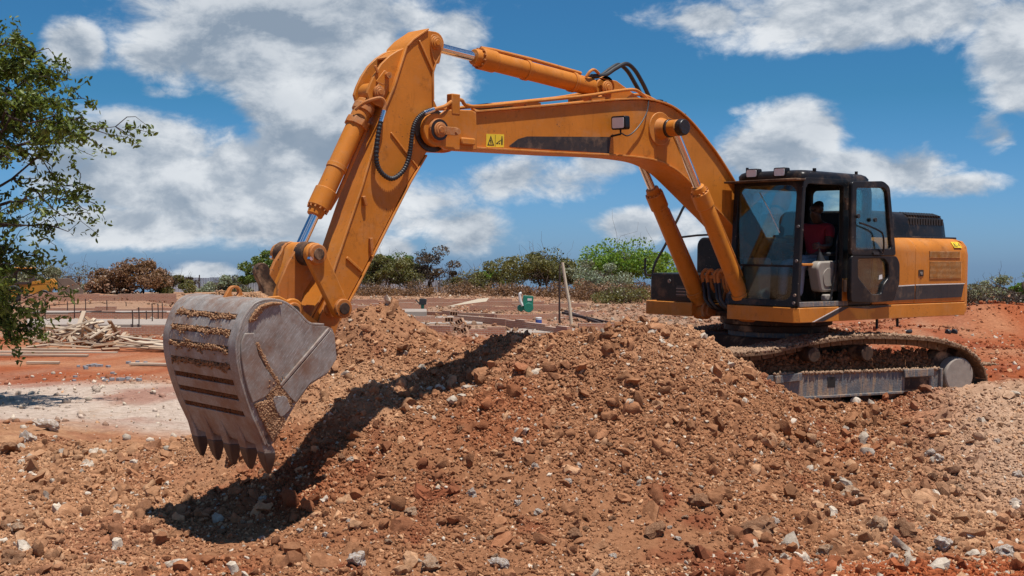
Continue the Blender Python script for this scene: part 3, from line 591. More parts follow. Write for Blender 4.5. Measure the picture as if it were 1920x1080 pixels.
# stripe and warning sticker on the boom web
def sheet(pts, y, name, m, parent, t=.0025): return MB().prism(pts, y, y+t).build(name, m, parent, 0, 0)
sheet([(5.34,3.255),(5.20,3.345),(5.06,3.385),(3.645,3.475),(3.675,3.268),(5.31,3.245)], .1455, 'black_stripe', M['decal_black'], boom)
def sticker(x0, x1, z0, z1, y, parent, tilt=0.0, loc=(0,0,0), rx=0.0):
    def T(u, w): return (x0+(x1-x0)*u, z0+(z1-z0)*w + tilt*u)
    st_ = MB().prism([T(0,0), T(1,0), T(1,1), T(0,1)], y, y+.003).build('warning_sticker', M['decal_yellow'], parent, 0, 0)
    yi = y+.0045; b = MB()
    tri = [(.06,.12),(.44,.12),(.25,.88)]; tin = [(.13,.2),(.37,.2),(.25,.70)]
    b.ring([T(*q) for q in tri], [T(*q) for q in tin], lambda u, w, t: (u, t, w), yi-.001, yi)
    b.prism([T(*q) for q in [(.22,.28),(.30,.28),(.24,.44),(.29,.44),(.23,.60),(.20,.46),(.26,.45)]], yi-.001, yi)
    for q in ([(.49,.05),(.51,.05),(.51,.95),(.49,.95)], [(.56,.25),(.82,.52),(.80,.57),(.55,.30)], [(.56,.25),(.66,.25),(.66,.33),(.56,.33)], [(.70,.25),(.78,.25),(.78,.33),(.70,.33)], [(.84,.2),(.92,.2),(.92,.70),(.84,.70)], [(.85,.74),(.91,.74),(.91,.84),(.85,.84)]):
        b.prism([T(*p) for p in q], yi-.001, yi)
    pr_ = b.build('sticker_print', M['ink'], st_, 0, 0); pr_['kind'] = 'stuff'; st_.location = loc; st_.rotation_euler = (rx, 0, 0); return st_
sticker(5.69, 5.42, 3.222, 3.372, .1455, boom, .012)
# steel pipes along the boom and their clips
pp = catmull([(6.50,.20,3.58),(6.34,.20,3.63),(6.19,.17,3.71),(6.08,.17,3.72),(5.90,.16,3.665),(5.0,.16,3.80),(4.1,.16,3.945),(3.62,.16,4.04),(3.24,.13,4.10),(3.02,.08,4.07),(2.80,.02,4.00)], 6)
MB().tube(pp, .021, 10).build('hydraulic_pipe', O, ex)
pp2 = [Vector((p.x+.02, YB-.35 + (p.y-.16)*.2, p.z+.012)) for p in pp]
MB().tube(pp2, .021, 10).build('hydraulic_pipe', O, ex)
pp3 = [Vector((p.x-.25, .02, max(p.z-.03, 0))) for p in pp[16:]]
MB().tube(pp3, .019, 8).build('hydraulic_pipe', O, ex)
for x, z in ((4.98,3.76), (3.9,3.92)):
    MB().box(x-.12, x+.12, -.25, .17, z-.03, z+.035).build('pipe_clamp', O, boom, .008)
MB().box(5.38, 5.62, -.22, .10, 3.67, 3.735).build('pipe_block', M['greasy'], boom, .01)
MB().box(6.12, 6.24, .10, .20, 3.55, 3.78).build('pipe_bracket', O, boom, .01)
for dy in (-.035, .045):
    MB().tube(catmull([(3.83,YB+dy,4.23),(3.60,YB+dy,4.26),(3.42,YB+dy*1.2,4.36),(3.24,YB+dy*1.6,4.44),(3.08,YB+dy*1.6,4.38),(2.92,YB+dy*1.6,4.22),(2.80,YB+dy*1.4,4.08),(2.70,YB+dy,3.98)], 7), .027, 10).build('black_hose', M['rubber'], ex)
MB().tube(catmull([(3.98,YB+.10,4.20),(3.93,YB+.12,4.27),(3.84,YB+.10,4.30),(3.72,YB+.06,4.27)], 5), .019, 8).build('elbow_pipe', O, ex)
random.seed(5)
for i in range(9):                                          # torn sleeve along the boom's shoulder
    x = 2.70-i*.075; z = 3.985 - .0*i
    zz = np.interp(x, [1.98,2.32,2.75,3.1], [3.66,3.86,3.975,3.985])
    MB().box(x-.045, x+.045, -.06+random.uniform(-.02,.02), .12+random.uniform(-.02,.02), zz+.015, zz+.05+random.uniform(0,.015)).build('hose_sleeve', M['greasy'], boom, .01)

# --- boom lamp
lm = MB().prism(rpoly([(-.105,-.085),(.105,-.085),(.105,.085),(-.105,.085)], .03), -.06, .05, 'x')
me_l = lm.mesh('lamp_housing')
lh = link('work_lamp', me_l, BK, ex, .008); lh.location = (3.64, .30, 3.64); lh.rotation_euler = (0, R(4), R(10))
lg = MB().prism(rpoly([(-.085,-.065),(.085,-.065),(.085,.065),(-.085,.065)], .02), .05, .056, 'x').build('lamp_lens', M['lamp'], lh)
MB().tube([(0,0,-.08),(0,0,-.14),(.02,-.13,-.16)], .014, 8).build('lamp_stalk', BK, lh)
MB().tube(catmull([(2.98,.165,3.99),(3.03,.19,3.85),(3.12,.20,3.72),(3.26,.20,3.58),(3.42,.22,3.50),(3.58,.26,3.52)], 6), .009, 7).build('lamp_cable', M['rubber'], ex)

# --- hydraulic cylinders
def cylinder(name, base, head, y, rb, rr_, split, eye_b, eye_h, m=O, gland=True, port=None):
    a = Vector((base[0], y, base[1])); b = Vector((head[0], y, head[1])); d = (b-a).normalized(); L = (b-a).length
    root = MB().cyl(a+d*eye_b, a+d*split*L, rb, n=30).build(name, m, ex, .008)
    MB().cyl(a+d*(split*L-.22), a+d*split*L, rb*1.15, n=30).build('gland_head', m, root, .008)
    MB().cyl(a+d*(split*L-.015), a+d*(split*L+.09), rb*.92, rb*.82, n=30).build('gland_nose', m, root, .008)
    u = d.orthogonal().normalized(); w = d.cross(u)
    for i in range(12):
        t = 2*math.pi*i/12; c = a+d*(split*L) + (u*math.cos(t)+w*math.sin(t))*rb*1.02
        MB().cyl(c-d*.005, c+d*.022, rb*.115, n=6).build('gland_bolt', OD, root)
    MB().cyl(a+d*(split*L), b-d*eye_h*.6, rr_, n=28).build('rod', M['chrome'], root)
    MB().cyl((a.x, y-rb*.85, a.z), (a.x, y+rb*.85, a.z), eye_b, n=28).build('base_eye', m, root, .008)
    MB().cyl((b.x, y-rb*.85, b.z), (b.x, y+rb*.85, b.z), eye_h, n=28).build('rod_eye', m, root, .008)
    return root, a, b, d, L
sc, a, b, d, L = cylinder('stick_cylinder', (3.68,4.09), (6.40,4.33), YB, .112, .056, .715, .115, .10)
MB().tube([a+d*.32+Vector((0,.02,.13)), a+d*1.1+Vector((0,.02,.14)), a+d*1.75+Vector((0,.0,.135)), a+d*1.93+Vector((0,0,.12))], .024, 8).build('cylinder_pipe', O, sc)
for t in (.42, 1.2): MB().cyl(a+d*t, a+d*(t+.05), .125, n=28).build('pipe_band', O, sc)
bc, a, b, d, L = cylinder('bucket_cylinder', (7.15,3.72), (8.06,1.985), YB, .103, .053, .725, .11, .11)
n_ = Vector((-d.z, 0, d.x))
MB().tube([a+d*.3-n_*.135, a+d*1.2-n_*.15, a+d*1.36-n_*.13], .022, 8).build('cylinder_pipe', O, bc)
MB().cyl(a+d*.34, a+d*.42, .132, n=8).build('pipe_flange', OD, bc, .006); MB().cyl(a+d*.16, a+d*.24, .120, n=24).build('pipe_flange', OD, bc, .006)
MB().cyl(a+d*.9, a+d*.95, .112, n=28).build('pipe_band', O, bc)
for y in (.35, -.45):
    cy, a, b, d, L = cylinder('boom_cylinder', (1.11,1.227), (2.70,3.64), y, .108, .055, .665, .13, .105)
    MB().cyl(a+d*.28, a+d*.33, .125, n=28).build('pipe_band', O, cy)
    MB().tube([a+d*.3+Vector((-.12,.03,.08)), a+d*1.2+Vector((-.1,.03,.07)), a+d*1.62+Vector((-.09,.03,.06))], .018, 8).build('cylinder_pipe', O, cy)
    MB().cyl((1.11,y-.16,1.227), (1.11,y+.16,1.227), .085).build('base_pin', OD, cy, .008)

# --- stick (dipper arm)
back = [(6.50,4.455)] + arc(6.40,4.33,.125,75,205,8)[1:] + [(6.345,4.2),(6.40,4.11),(6.43,4.0),(6.42,3.72),(6.30,3.52),(6.22,3.40),(6.22,3.28),(6.32,3.17),(6.50,3.12),(6.74,2.80),(7.08,2.24),(7.41,1.69),(7.65,1.315),(7.72,1.12)]
front = arc(7.90,1.09,.15,215,380,7) + [(7.98,1.30),(7.755,1.68),(7.355,2.70),(7.087,3.50),(6.948,3.79),(6.79,4.22),(6.72,4.30)]
stick = MB().prism(back+front, -.235, .092).build('stick', O, ex, .006)
strip([(7.99,1.33),(7.755,1.70),(7.355,2.72),(7.087,3.52),(6.948,3.81),(6.79,4.24),(6.70,4.325),(6.50,4.46)], -.255, .112, -.02).build('front_plate', O, stick, .004)
strip([(6.52,3.09),(6.74,2.78),(7.08,2.22),(7.41,1.67),(7.655,1.285)], -.255, .112, -.02).build('rear_plate', O, stick, .004)
strip([(6.325,4.22),(6.39,4.10),(6.425,4.0),(6.418,3.70)], -.255, .112, .02).build('rear_plate', O, stick, .004)
horn = [(6.80,4.235),(6.90,4.19),(6.995,4.13),(7.107,4.03),(7.2,3.9),(7.257,3.79),(7.290,3.70),(7.265,3.635),(7.19,3.59),(7.09,3.56),(7.06,3.56),(6.94,3.86)]
for y0 in (-.215, .03): MB().prism(horn, y0, y0+.035).build('cylinder_horn', O, stick, .006)
MB().prism([(6.80,4.23),(6.86,4.205),(7.10,3.62),(7.05,3.60)], -.215, .06).build('horn_web', O, stick, .004)
MB().prism([(6.70,4.31),(6.84,4.21),(6.99,4.12),(6.98,4.10),(6.82,4.18)], -.18, .03).build('horn_cap', O, stick, .004)
# stiffening ribs on the near face
def bar(p, q, y, w, h, name, m, parent):
    p = Vector(p); q = Vector(q); d = (q-p).normalized(); nn = Vector((-d.y, d.x))*w*.5
    return MB().prism([tuple(p+nn), tuple(q+nn), tuple(q-nn), tuple(p-nn)], y, y+h).build(name, m, parent, .006)
bar((6.63,4.33), (6.44,4.02), .092, .022, .018, 'weld_rib', O, stick); bar((7.00,3.30), (6.62,2.93), .092, .02, .014, 'weld_rib', O, stick)
bar((7.56,1.95), (7.36,1.80), .092, .03, .02, 'weld_rib', O, stick)
bar((7.36,2.60), (7.33,2.50), .092, .035, .04, 'pipe_lug', OD, stick); bar((7.26,2.16), (7.25,1.98), .092, .035, .04, 'pipe_lug', OD, stick); bar((7.20,4.00), (7.16,3.92), .065, .03, .02, 'pipe_lug', OD, stick)
MB().prism(rpoly([(6.47,4.42),(6.35,4.42),(6.31,4.28),(6.35,4.10),(6.42,4.10),(6.48,4.28)], .05), .092, .107).build('pin_plate', O, stick, .004)
pin('stick_pin', 6.40, 4.33, .1, .125, .075, stick, O)
MB().prism(rpoly([(7.19,3.83),(7.08,3.80),(7.02,3.92),(7.07,3.97)], .02) , .066, .08).build('pin_keeper', O, stick, .004)
MB().prism(rpoly([(7.23,3.70),(7.09,3.64),(7.00,3.90),(7.06,3.95)], .05), .066, .078).build('pin_plate', O, stick, .004)
pin('horn_pin', 7.15, 3.72, .065, .10, .07, stick); MB().cyl((7.04,.078,3.91), (7.04,.12,3.91), .035, n=16).build('keeper_bolt', OD, stick)
MB().cyl((6.44,.092,3.36), (6.44,.112,3.36), .24, n=40).build('grease_stain_plate', M['greasy'], stick, .004)
MB().cyl((7.745,-.28,1.425), (7.745,.14,1.425), .10, n=28).build('link_boss', OD, stick, .008)
for y in (-.27, .085): MB().prism([(7.60,1.60),(7.78,1.62),(7.93,1.24),(8.03,1.05),(7.90,.94),(7.72,1.1),(7.63,1.33)], y, y+.03).build('nose_plate', OD, stick, .006)
# corrugated hose hanging in a loop on the stick
hp = catmull([(6.50,.205,3.58),(6.60,.20,3.545),(6.70,.185,3.47),(6.755,.175,3.36),(6.775,.165,3.2),(6.795,.155,3.04),(6.87,.15,2.89),(7.016,.15,2.80),(7.157,.15,2.86),(7.222,.15,2.99),(7.21,.15,3.22),(7.165,.15,3.42),(7.13,.15,3.52)], 22)
rad = [.0225 + (.0055 if (i//2) % 2 else 0) for i in range(len(hp))]
MB().tube(hp, rad, 12).build('corrugated_hose', M['rubber'], ex, 0, 60)
for q, w in (((6.50,.205,3.58),(6.63,.195,3.53)), ((7.13,.15,3.52),(7.17,.15,3.40))): MB().tube(catmull([q, tuple((Vector(q)+Vector(w))/2), w], 3), .029, 12).build('hose_ferrule', M['chrome'], ex)
MB().tube(catmull([(7.13,.15,3.52),(7.12,.15,3.60),(7.18,.14,3.65),(7.32,.08,3.60),(7.40,.0,3.52)], 5), .02, 8).build('elbow_pipe', OD, ex)

# --- bucket linkage
link_y = (.215, -.395)
for y in link_y:
    l = MB().prism([(8.14,1.95),(8.03,1.80),(7.86,1.48),(7.66,1.46),(7.66,1.40),(7.80,1.34)][:0] + arc(8.06,1.985,.115,-20,160,8) + arc(7.745,1.425,.105,160,340,8), y, y+.075).build('side_link', O, ex, .012)
    s = 1 if y > 0 else -1; yo = y+.075 if y > 0 else y
    for (x, z) in ((8.06,1.985), (7.745,1.425)):
        MB().cyl((x, yo, z), (x, yo+.05*s, z), .10, n=28).build('pin_boss', OD, l, .008)
        MB().cyl((x, yo+.05*s, z), (x, yo+.065*s, z), .062, n=24).build('pin_end', DK, l, .006)
    MB().cyl((8.145,yo,1.94), (8.145,yo+.05*s,1.94), .022, n=6).build('grease_nut', M['chrome'], l)
MB().cyl((8.06,-.40,1.985), (8.06,.30,1.985), .085, n=28).build('link_pin', DK, ex, .01)
for y0, y1 in ((-.36,-.19), (.045,.21)): MB().cyl((8.06,y0,1.985), (8.06,y1,1.985), .125, n=28).build('link_sleeve', DK, ex, .012)
hl = MB().prism(arc(8.06,1.985,.12,20,200,8) + [(8.02,1.78),(8.07,1.60)] + arc(8.257,1.407,.13,190,380,8) + [(8.33,1.62),(8.22,1.85)], -.13, .04).build('bucket_link', O, ex, .012)
for y in (-.22, .04):
    MB().prism(arc(8.06,1.985,.125,10,190,8) + [(7.98,1.72),(8.08,1.58)] + arc(8.257,1.407,.13,200,380,8) + [(8.38,1.66),(8.26,1.9)], y, y+.05).build('link_cheek', OD, hl, .008)
MB().prism(arc(8.47,1.80,.09,-40,200,9) + [(8.30,1.66),(8.36,1.40),(8.44,1.40),(8.46,1.6)], -.12, -.06).build('lifting_hook', DK, hl, .01)

# --- bucket
bx = [(8.10,1.245),(8.17,1.272),(8.32,1.282),(8.40,1.315),(8.51,1.415),(8.64,1.50),(8.78,1.531),(8.94,1.508),(9.036,1.426),(9.101,1.31),(9.147,1.161),(9.150,1.027),(9.120,.857),(9.068,.686),(8.991,.478),(8.913,.319),(8.834,.158)]
bcur = smooth2(bx, 5)
BW0, BW1 = -.83, .655
bucket = strip(bcur, BW0+.02, BW1-.02, -.03).build('bucket', M['steel'], ex, .004)
bucket['label'] = 'worn grey steel digging bucket caked with soil'
side = [(8.073,1.19),(8.045,.95),(8.153,.80),(8.36,.70),(8.52,.52),(8.60,.40),(8.70,.26),(8.78,.15)]
for y0, y1 in ((BW1-.022, BW1), (BW0, BW0+.022)):
    sp_ = MB().prism(side + [tuple(p) for p in bcur[::-1]], y0, y1).build('side_plate', M['steel'], bucket, .003)
yo = BW1
MB().prism([(8.160,1.262),(8.138,1.238),(8.69,.705),(8.71,.727)], yo, yo+.03).build('edge_bar', M['steel'], bucket, .008)
MB().prism([(8.135,1.235),(8.09,1.19),(8.06,.95),(8.16,.815),(8.37,.72),(8.53,.54),(8.60,.60),(8.685,.70)], yo, yo+.028).build('side_cutter', M['steel'], bucket, .006)
MB().prism([(8.725,.74)] + [(8.80,.82),(8.88,.92),(8.94,1.02),(8.975,1.13),(8.985,1.235),(9.09,1.235),(9.125,1.16),(9.128,1.03),(9.10,.86),(9.05,.69),(9.0,.57),(8.86,.62)], yo, yo+.02).build('corner_plate', M['steel'], bucket, .008)
MB().prism(rpoly([(8.79,.62),(8.64,.62),(8.58,.48),(8.70,.40),(8.76,.50)], .04), yo, yo+.03).build('corner_plate', M['steel'], bucket, .008)
def along(c, lo, hi):                                       # piece of the back curve by height on the back
    P = [Vector((p[0], p[1])) for p in c]; s = [0]
    for i in range(1, len(P)): s.append(s[-1]+(P[i]-P[i-1]).length)
    def at(t):
        x = np.interp(t, s, [p.x for p in P]); z = np.interp(t, s, [p.y for p in P]); return (float(x), float(z))
    n = max(3, int((hi-lo)/.03)); return [at(lo+(hi-lo)*i/(n-1)) for i in range(n)]
TOT = sum((Vector(bcur[i+1])-Vector(bcur[i])).length for i in range(len(bcur)-1))
for y0, y1 in ((BW0, BW0+.14), (BW1-.14, BW1)): strip(along(bcur, .10, TOT), y0, y1, .026).build('edge_strap', M['steel'], bucket, .006)
GAP = .054; S0 = sum((Vector(bcur[i+1])-Vector(bcur[i])).length for i in range(25)); 
_s = [0.0]
for i in range(len(bcur)-1): _s.append(_s[-1]+(Vector(bcur[i+1])-Vector(bcur[i])).length)
cuts = [S0+.0] + [float(np.interp(-z_, [-p[1] for p in bcur[32:]], _s[32:])) for z_ in (1.37, 1.226, 1.075, .913, .76, .613, .455)]

for i, c0 in enumerate(cuts):
    hi = (cuts[i+1] if i+1 < len(cuts) else TOT+.0)
    strip(along(bcur, c0+GAP*.5, hi-GAP*.5 if i+1 < len(cuts) else hi), BW0+.14, BW1-.14, .024).build('wear_plate', M['steel'], bucket, .005)
# dirt packed in the gaps, more on the upper ones
pp_, rr2, cc2 = [], [], []
rb = np.random.default_rng(12)
for i, c0 in enumerate(cuts[1:]):
    x, z = along(bcur, c0-.001, c0+.001)[0]; x2, z2 = along(bcur, c0+.02, c0+.021)[0]
    tx, tz = x2-x, z2-z; l = math.hypot(tx, tz); tx /= l; tz /= l; nx, nz = -tz, tx
    up = i < 4
    for k in range(900):
        y = rb.uniform(BW0+.15, BW1-.15); u = rb.normal(0, .014 if not up else .011*(.6+abs(math.sin(y*7+i*2)+.5*math.sin(y*19)))) + (abs(rb.normal(0,.025))*max(0, math.sin(y*13+i)) if up else 0); h = rb.uniform(.0, .012) if not up else rb.uniform(.004, .034)
        pp_.append((x+tx*u+nx*h, y, z+tz*u+nz*h)); rr2.append(rb.uniform(.004, .015)); cc2.append((TAN*.8 if up else BROWN*.6)*rb.uniform(.8, 1.2))
for k in range(4200):                                       # loose earth lying on the bucket's crown
    y = BW1-.08-abs(rb.normal(0, .5)); t = S0 + abs(rb.normal(.0, .05)) + .01
    if y < BW0+.1: continue
    x, z = along(bcur, t, t+.001)[0]; hh = .05*max(0, math.sin(y*9)+.6)*math.exp(-((t-S0)/.13)**2)
    pp_.append((x+rb.normal(0,.01), y, z+.01+rb.uniform(0, 1)*hh)); rr2.append(rb.uniform(.007, .018)); cc2.append(TAN*rb.uniform(.75, 1.1))
for k in range(8500):                                       # earth stuck to the lower side corner and the rims
    m_ = rb.integers(0, 3)
    if m_ == 0: u, w = rb.uniform(0, 1), rb.uniform(0, 1); px_, pz_ = 8.98-.22*w-.06*u - .16*u, .56-.02*w-.40*u + .05*w
    elif m_ == 1: px_, pz_ = rb.normal(8.70, .06), rb.normal(.60, .06)
    else:
        t = S0 + rb.uniform(.16, .50); px_, pz_ = along(bcur, t, t+.001)[0]; px_ -= .035+abs(rb.normal(0, .02)); pz_ -= .02
    if m_ < 2 and not (np.interp(pz_, [.15,.26,.40,.52,.70], [8.78,8.70,8.60,8.52,8.36])+.02 < px_ < np.interp(pz_, [.158,.319,.478,.686], [8.834,8.913,8.991,9.068])-.02 and pz_ > .16): continue
    pp_.append((px_, yo+.012, pz_)); rr2.append(rb.uniform(.004, .015)); cc2.append(TAN*rb.uniform(.7, 1.05))
for k in range(900):
    t = rb.uniform(0, 1); pp_.append((8.72+.24*t+rb.normal(0,.008), yo+.018, .74+.30*t+.10*t*t+rb.normal(0,.007))); rr2.append(rb.uniform(.003, .009)); cc2.append(TAN*rb.uniform(.8, 1.1))
cs = link('caked_soil', clod_mesh('caked_soil', np.array(pp_), np.array(rr2), np.array(cc2), ICO1, .3, 14), M['stone'], bucket, 0, 0); cs['kind'] = 'stuff'
# lip, adapters and teeth
strip([(8.87,.25),(8.835,.16),(8.825,.13)], BW0, BW1, -.05).build('cutting_lip', M['steel'], bucket, .008)
for k in range(5):
    y = BW0+.08 + k*(BW1-BW0-.16)/4
    def sec(x, w, z, t): return [(x, y-w, z), (x, y+w, z), (x-t, y+w, z-.01), (x-t, y-w, z-.01)]
    ad = MB().loft([sec(8.955,.025,.36,.02), sec(8.935,.05,.30,.05), sec(8.90,.062,.21,.10), sec(8.865,.070,.10,.13), sec(8.845,.068,.055,.12)]).build('tooth_adapter', M['steel'], bucket, .014)
    MB().loft([sec(8.86,.074,.085,.13), sec(8.85,.070,.03,.12), sec(8.825,.055,-.05,.085), sec(8.80,.036,-.105,.05), sec(8.785,.022,-.135,.03)]).build('tooth', M['toothsteel'], ad, .012)
for y in (-.29, .13):
    e = MB().prism(arc(8.257,1.407,.125,60,180,7) + arc(7.90,1.09,.14,150,280,7) + [(8.15,1.15),(8.40,1.28),(8.62,1.46),(8.60,1.55),(8.42,1.56)], y, y+.05).build('hinge_ear', O, bucket, .01)
    MB().cyl((8.257,y-.03,1.407), (8.257,y+.08,1.407), .085, n=26).build('ear_boss', OD, e, .008)
    MB().cyl((8.257,y+.08,1.407), (8.257,y+.09,1.407), .055, n=22).build('pin_end', DK, e)
    MB().cyl((7.90,y-.03,1.09), (7.90,y+.08,1.09), .09, n=26).build('ear_boss', OD, e, .008)
eye = MB().ring(rpoly([(8.93,1.50),(8.83,1.66),(8.74,1.66),(8.66,1.50)], .07, 6), [(8.785+.042*math.cos(R(15*i-100)), 1.595+.042*math.sin(R(15*i-100))) for i in range(24)], lambda u, w, t: (u, t, w), -.10, -.05).build('lifting_eye', OD, bucket, .006)

# --- upper structure
def fx(x): return lambda u, w, t: (x+t, u, w)
def fy(u, w, t): return (u, t, w)
# deck / skirt: plan outline with the boom well cut out of the front
deck = MB().prism([(1.35,.20),(1.35,1.28),(1.30,1.345),(-2.95,1.345),(-3.0,.5),(-3.0,-.5),(-2.95,-1.345),(1.30,-1.345),(1.35,-1.30),(1.35,-.46),(.10,-.46),(.10,.20)], 1.175, 1.30, 'z').build('deck', O, ex, .012)
for pl_ in ([(1.36,.19),(1.36,1.285),(1.31,1.352),(-2.90,1.352),(-2.90,1.31),(1.28,1.31),(1.32,1.27),(1.32,.19)], [(1.36,-1.30),(1.36,-.44),(1.32,-.44),(1.32,-1.27),(1.28,-1.31),(-2.9,-1.31),(-2.9,-1.352),(1.31,-1.352)]):
    MB().prism(pl_, 1.14, 1.335, 'z').build('skirt', O, deck, .008)
# sweep of black and white film on the near skirt
yq = 1.3525
MB().prism([(.95,1.145),(.78,1.145),(.16,1.33),(.34,1.33)], yq, yq+.002).build('black_stripe', M['decal_black'], deck, 0, 0)
MB().prism([(.34,1.33),(.16,1.33),(-.85,1.333),(-.85,1.315),(-.3,1.29)], yq, yq+.002).build('black_stripe', M['decal_black'], deck, 0, 0)
MB().prism([(1.03,1.145),(.985,1.145),(.36,1.33),(.395,1.33)], yq, yq+.002).build('white_stripe', M['decal_white'], deck, 0, 0)
# engine side: rounded shoulder extruded along the machine
def shoulder(y, z0, z1, r, yin):
    s = 1 if y > 0 else -1
    return [(yin, z0), (y-.01*s, z0), (y, z0+.3)] + [(y-s*r+s*r*math.cos(R(a)), z1-r+r*math.sin(R(a))) for a in range(0, 91, 15)] + [(yin, z1)]
def panel(name, x0, x1, sec, m, bev=.012): return MB().prism(sec, x0, x1, 'x').build(name, m, ex, bev)
side_door = panel('side_door', -1.497, -.42, shoulder(1.335, 1.345, 2.29, .20, .3), O)
eng_door = panel('engine_door', -2.93, -1.505, shoulder(1.335, 1.345, 2.295, .22, .3), O)
panel('engine_bay', -2.92, -.44, [(.3,1.30),(1.30,1.30),(1.30,2.1),(1.12,2.27),(.3,2.27)], DK, 0)
panel('right_body', -2.93, -1.05, shoulder(-1.335, 1.345, 2.29, .20, -.25), O)
MB().box(-2.92, -.9, -.26, .31, 1.30, 2.28).build('engine_bay', DK, ex)
# louvres, latch, stripe
def louvre(x0, x1, z0, z1, n, parent, y=1.336):
    MB().box(x1, x0, y-.004, y, z0, z1).build('louvre_recess', DK, parent)
    for i in range(n):
        z = z0+(z1-z0)*(i+.5)/n; h = (z1-z0)/n*.20
        MB().prism([(y, z-h), (y+.010, z-h*1.1), (y+.008, z+h*.6), (y, z+h)], x1, x0, 'x').build('louvre_slat', O, parent)
louvre(-1.87, -2.745, 2.008, 2.105, 6, eng_door); louvre(-1.885, -2.79, 1.70, 1.955, 14, eng_door)
MB().prism(rr(-1.72,-1.58,1.735,1.83,.015), 1.335, 1.341).build('door_latch', DK, eng_door); MB().prism(rr(-1.68,-1.62,1.755,1.80,.015), 1.341, 1.352).build('latch_handle', M['grey'], eng_door, .003)
MB().prism([(-1.52,1.60),(-2.88,1.606),(-2.82,1.415),(-1.51,1.40)], 1.3362, 1.339).build('black_stripe', M['decal_black'], eng_door, 0, 0)
MB().prism([(-.55,1.578),(-1.49,1.598),(-1.49,1.40),(-.55,1.39)], 1.3362, 1.339).build('black_stripe', M['decal_black'], side_door, 0, 0)
MB().prism([(-1.515,1.618),(-2.90,1.625),(-2.90,1.612),(-1.515,1.604)], 1.3362, 1.3395).build('white_stripe', M['decal_white'], eng_door, 0, 0)
MB().prism([(-.55,1.594),(-1.49,1.616),(-1.49,1.602),(-.55,1.582)], 1.3362, 1.3395).build('white_stripe', M['decal_white'], side_door, 0, 0)
# counterweight with a rounded tail
tail = [(-2.945,-1.32)] + [(-3.06-.16*math.cos(R(a)*1.0), 1.30*math.sin(R(a))) for a in range(-80, 81, 10)] + [(-2.945,1.32)]
cw = MB().loft([[(x*sx-(1-sx)*2.9*0, y*sy, z) for x, y in tail] for z, sx, sy in ((1.15,.985,.96),(1.22,1,1),(2.05,1,1),(2.18,.992,.99),(2.26,.975,.96),(2.285,.955,.90))]).build('counterweight', O, ex, .01, 40)
MB().box(-2.946, -2.931, .2, 1.31, 1.34, 2.17).build('seam_strip', DK, ex)
sticker(-2.58, -2.80, -.055, .055, 0, eng_door, 0, (0, 1.300, 2.205), R(38))
# black engine hood with slots
def hood_sec(x, k): 
    w = .93*k; zt = 2.28+.41*k**.5
    return [(x, -.75*k, 2.28), (x, -.75*k, zt-.16)] + [(x, -.75*k+.16-.16*math.cos(R(a)), zt-.16+.16*math.sin(R(a))) for a in (20,45,70,90)] + [(x, w-.20+.20*math.sin(R(a)), zt-.20+.20*math.cos(R(a))) for a in (0,20,45,70,90)] + [(x, w+.03, 2.28)]
hood = MB().loft([hood_sec(x, k) for x, k in ((-.95,.90),(-1.0,.96),(-1.10,1),(-2.85,1),(-3.00,.985),(-3.10,.93),(-3.15,.85))]).build('engine_hood', BK, ex, .01, 40)
MB().box(-3.20, -.95, -.80, 1.02, 2.285, 2.325).build('hood_rim', BK, hood, .01)
for i in range(13):
    x = -1.98-i*.075
    MB().prism(rr(x-.055, x-.012, 2.50, 2.60, .012, 3), .905, .936).build('hood_slot', M['ink'], hood)
    MB().loft([[(x-.055,.885,2.625),(x-.012,.885,2.625),(x-.012,.893,2.648),(x-.055,.893,2.648)], [(x-.055,.75,2.672),(x-.012,.75,2.672),(x-.012,.75,2.694),(x-.055,.75,2.694)]]).build('hood_slot', M['ink'], hood)
# right-hand side: fuel tank, tool box, step wedge
box_ = MB().prism(rpoly([(-1.44,1.315),(-.60,1.315),(-.60,1.66),(-.66,1.735),(-1.40,1.735),(-1.44,1.69)], .05), .15, 1.12, 'x').build('tool_box', BK, ex, .02)
MB().box(.16, 1.10, -1.425, -.62, 1.70, 1.722).build('box_lid', BK, box_, .008)
MB().cyl((1.12,-1.07,1.62), (1.135,-1.07,1.62), .028, n=16).build('lock', GY, box_)
MB().prism(rr(-.93,-.74,1.40,1.56,.015), 1.121, 1.126, 'x').build('vent_opening', M['ink'], box_)
for z in (1.43, 1.475, 1.52): MB().box(1.126, 1.134, -.93, -.74, z-.006, z+.006).build('vent_bar', GY, box_)
MB().prism(rpoly([(-1.40,1.32),(-.52,1.32),(-.52,2.20),(-.60,2.27),(-1.33,2.27),(-1.40,2.18)], .06), -1.04, .14, 'x').build('fuel_tank', BK, ex, .03)
MB().prism([(.10,1.75),(-1.03,2.30),(-1.03,1.75)], -1.44, -1.405).build('step_wedge', O, ex, .008)
rail = MB().tube(catmull([(1.02,-1.40,1.30),(1.04,-1.43,1.42),(1.06,-1.44,1.80),(.85,-1.40,2.15),(.62,-1.36,2.55),(.45,-1.34,2.78),(.2,-1.33,2.80),(-.1,-1.33,2.76),(-.2,-1.33,2.26)], 6), .019, 8).build('handrail', BK, ex)
MB().tube([(.80,-1.39,2.24),(.2,-1.34,2.30),(-.18,-1.33,2.32)], .016, 8).build('rail_bar', BK, rail); MB().tube(catmull([(1.06,-1.44,1.70),(1.08,-1.55,1.70),(1.09,-1.58,1.76),(1.09,-1.58,1.95)], 4), .016, 8).build('rail_hook', BK, rail)
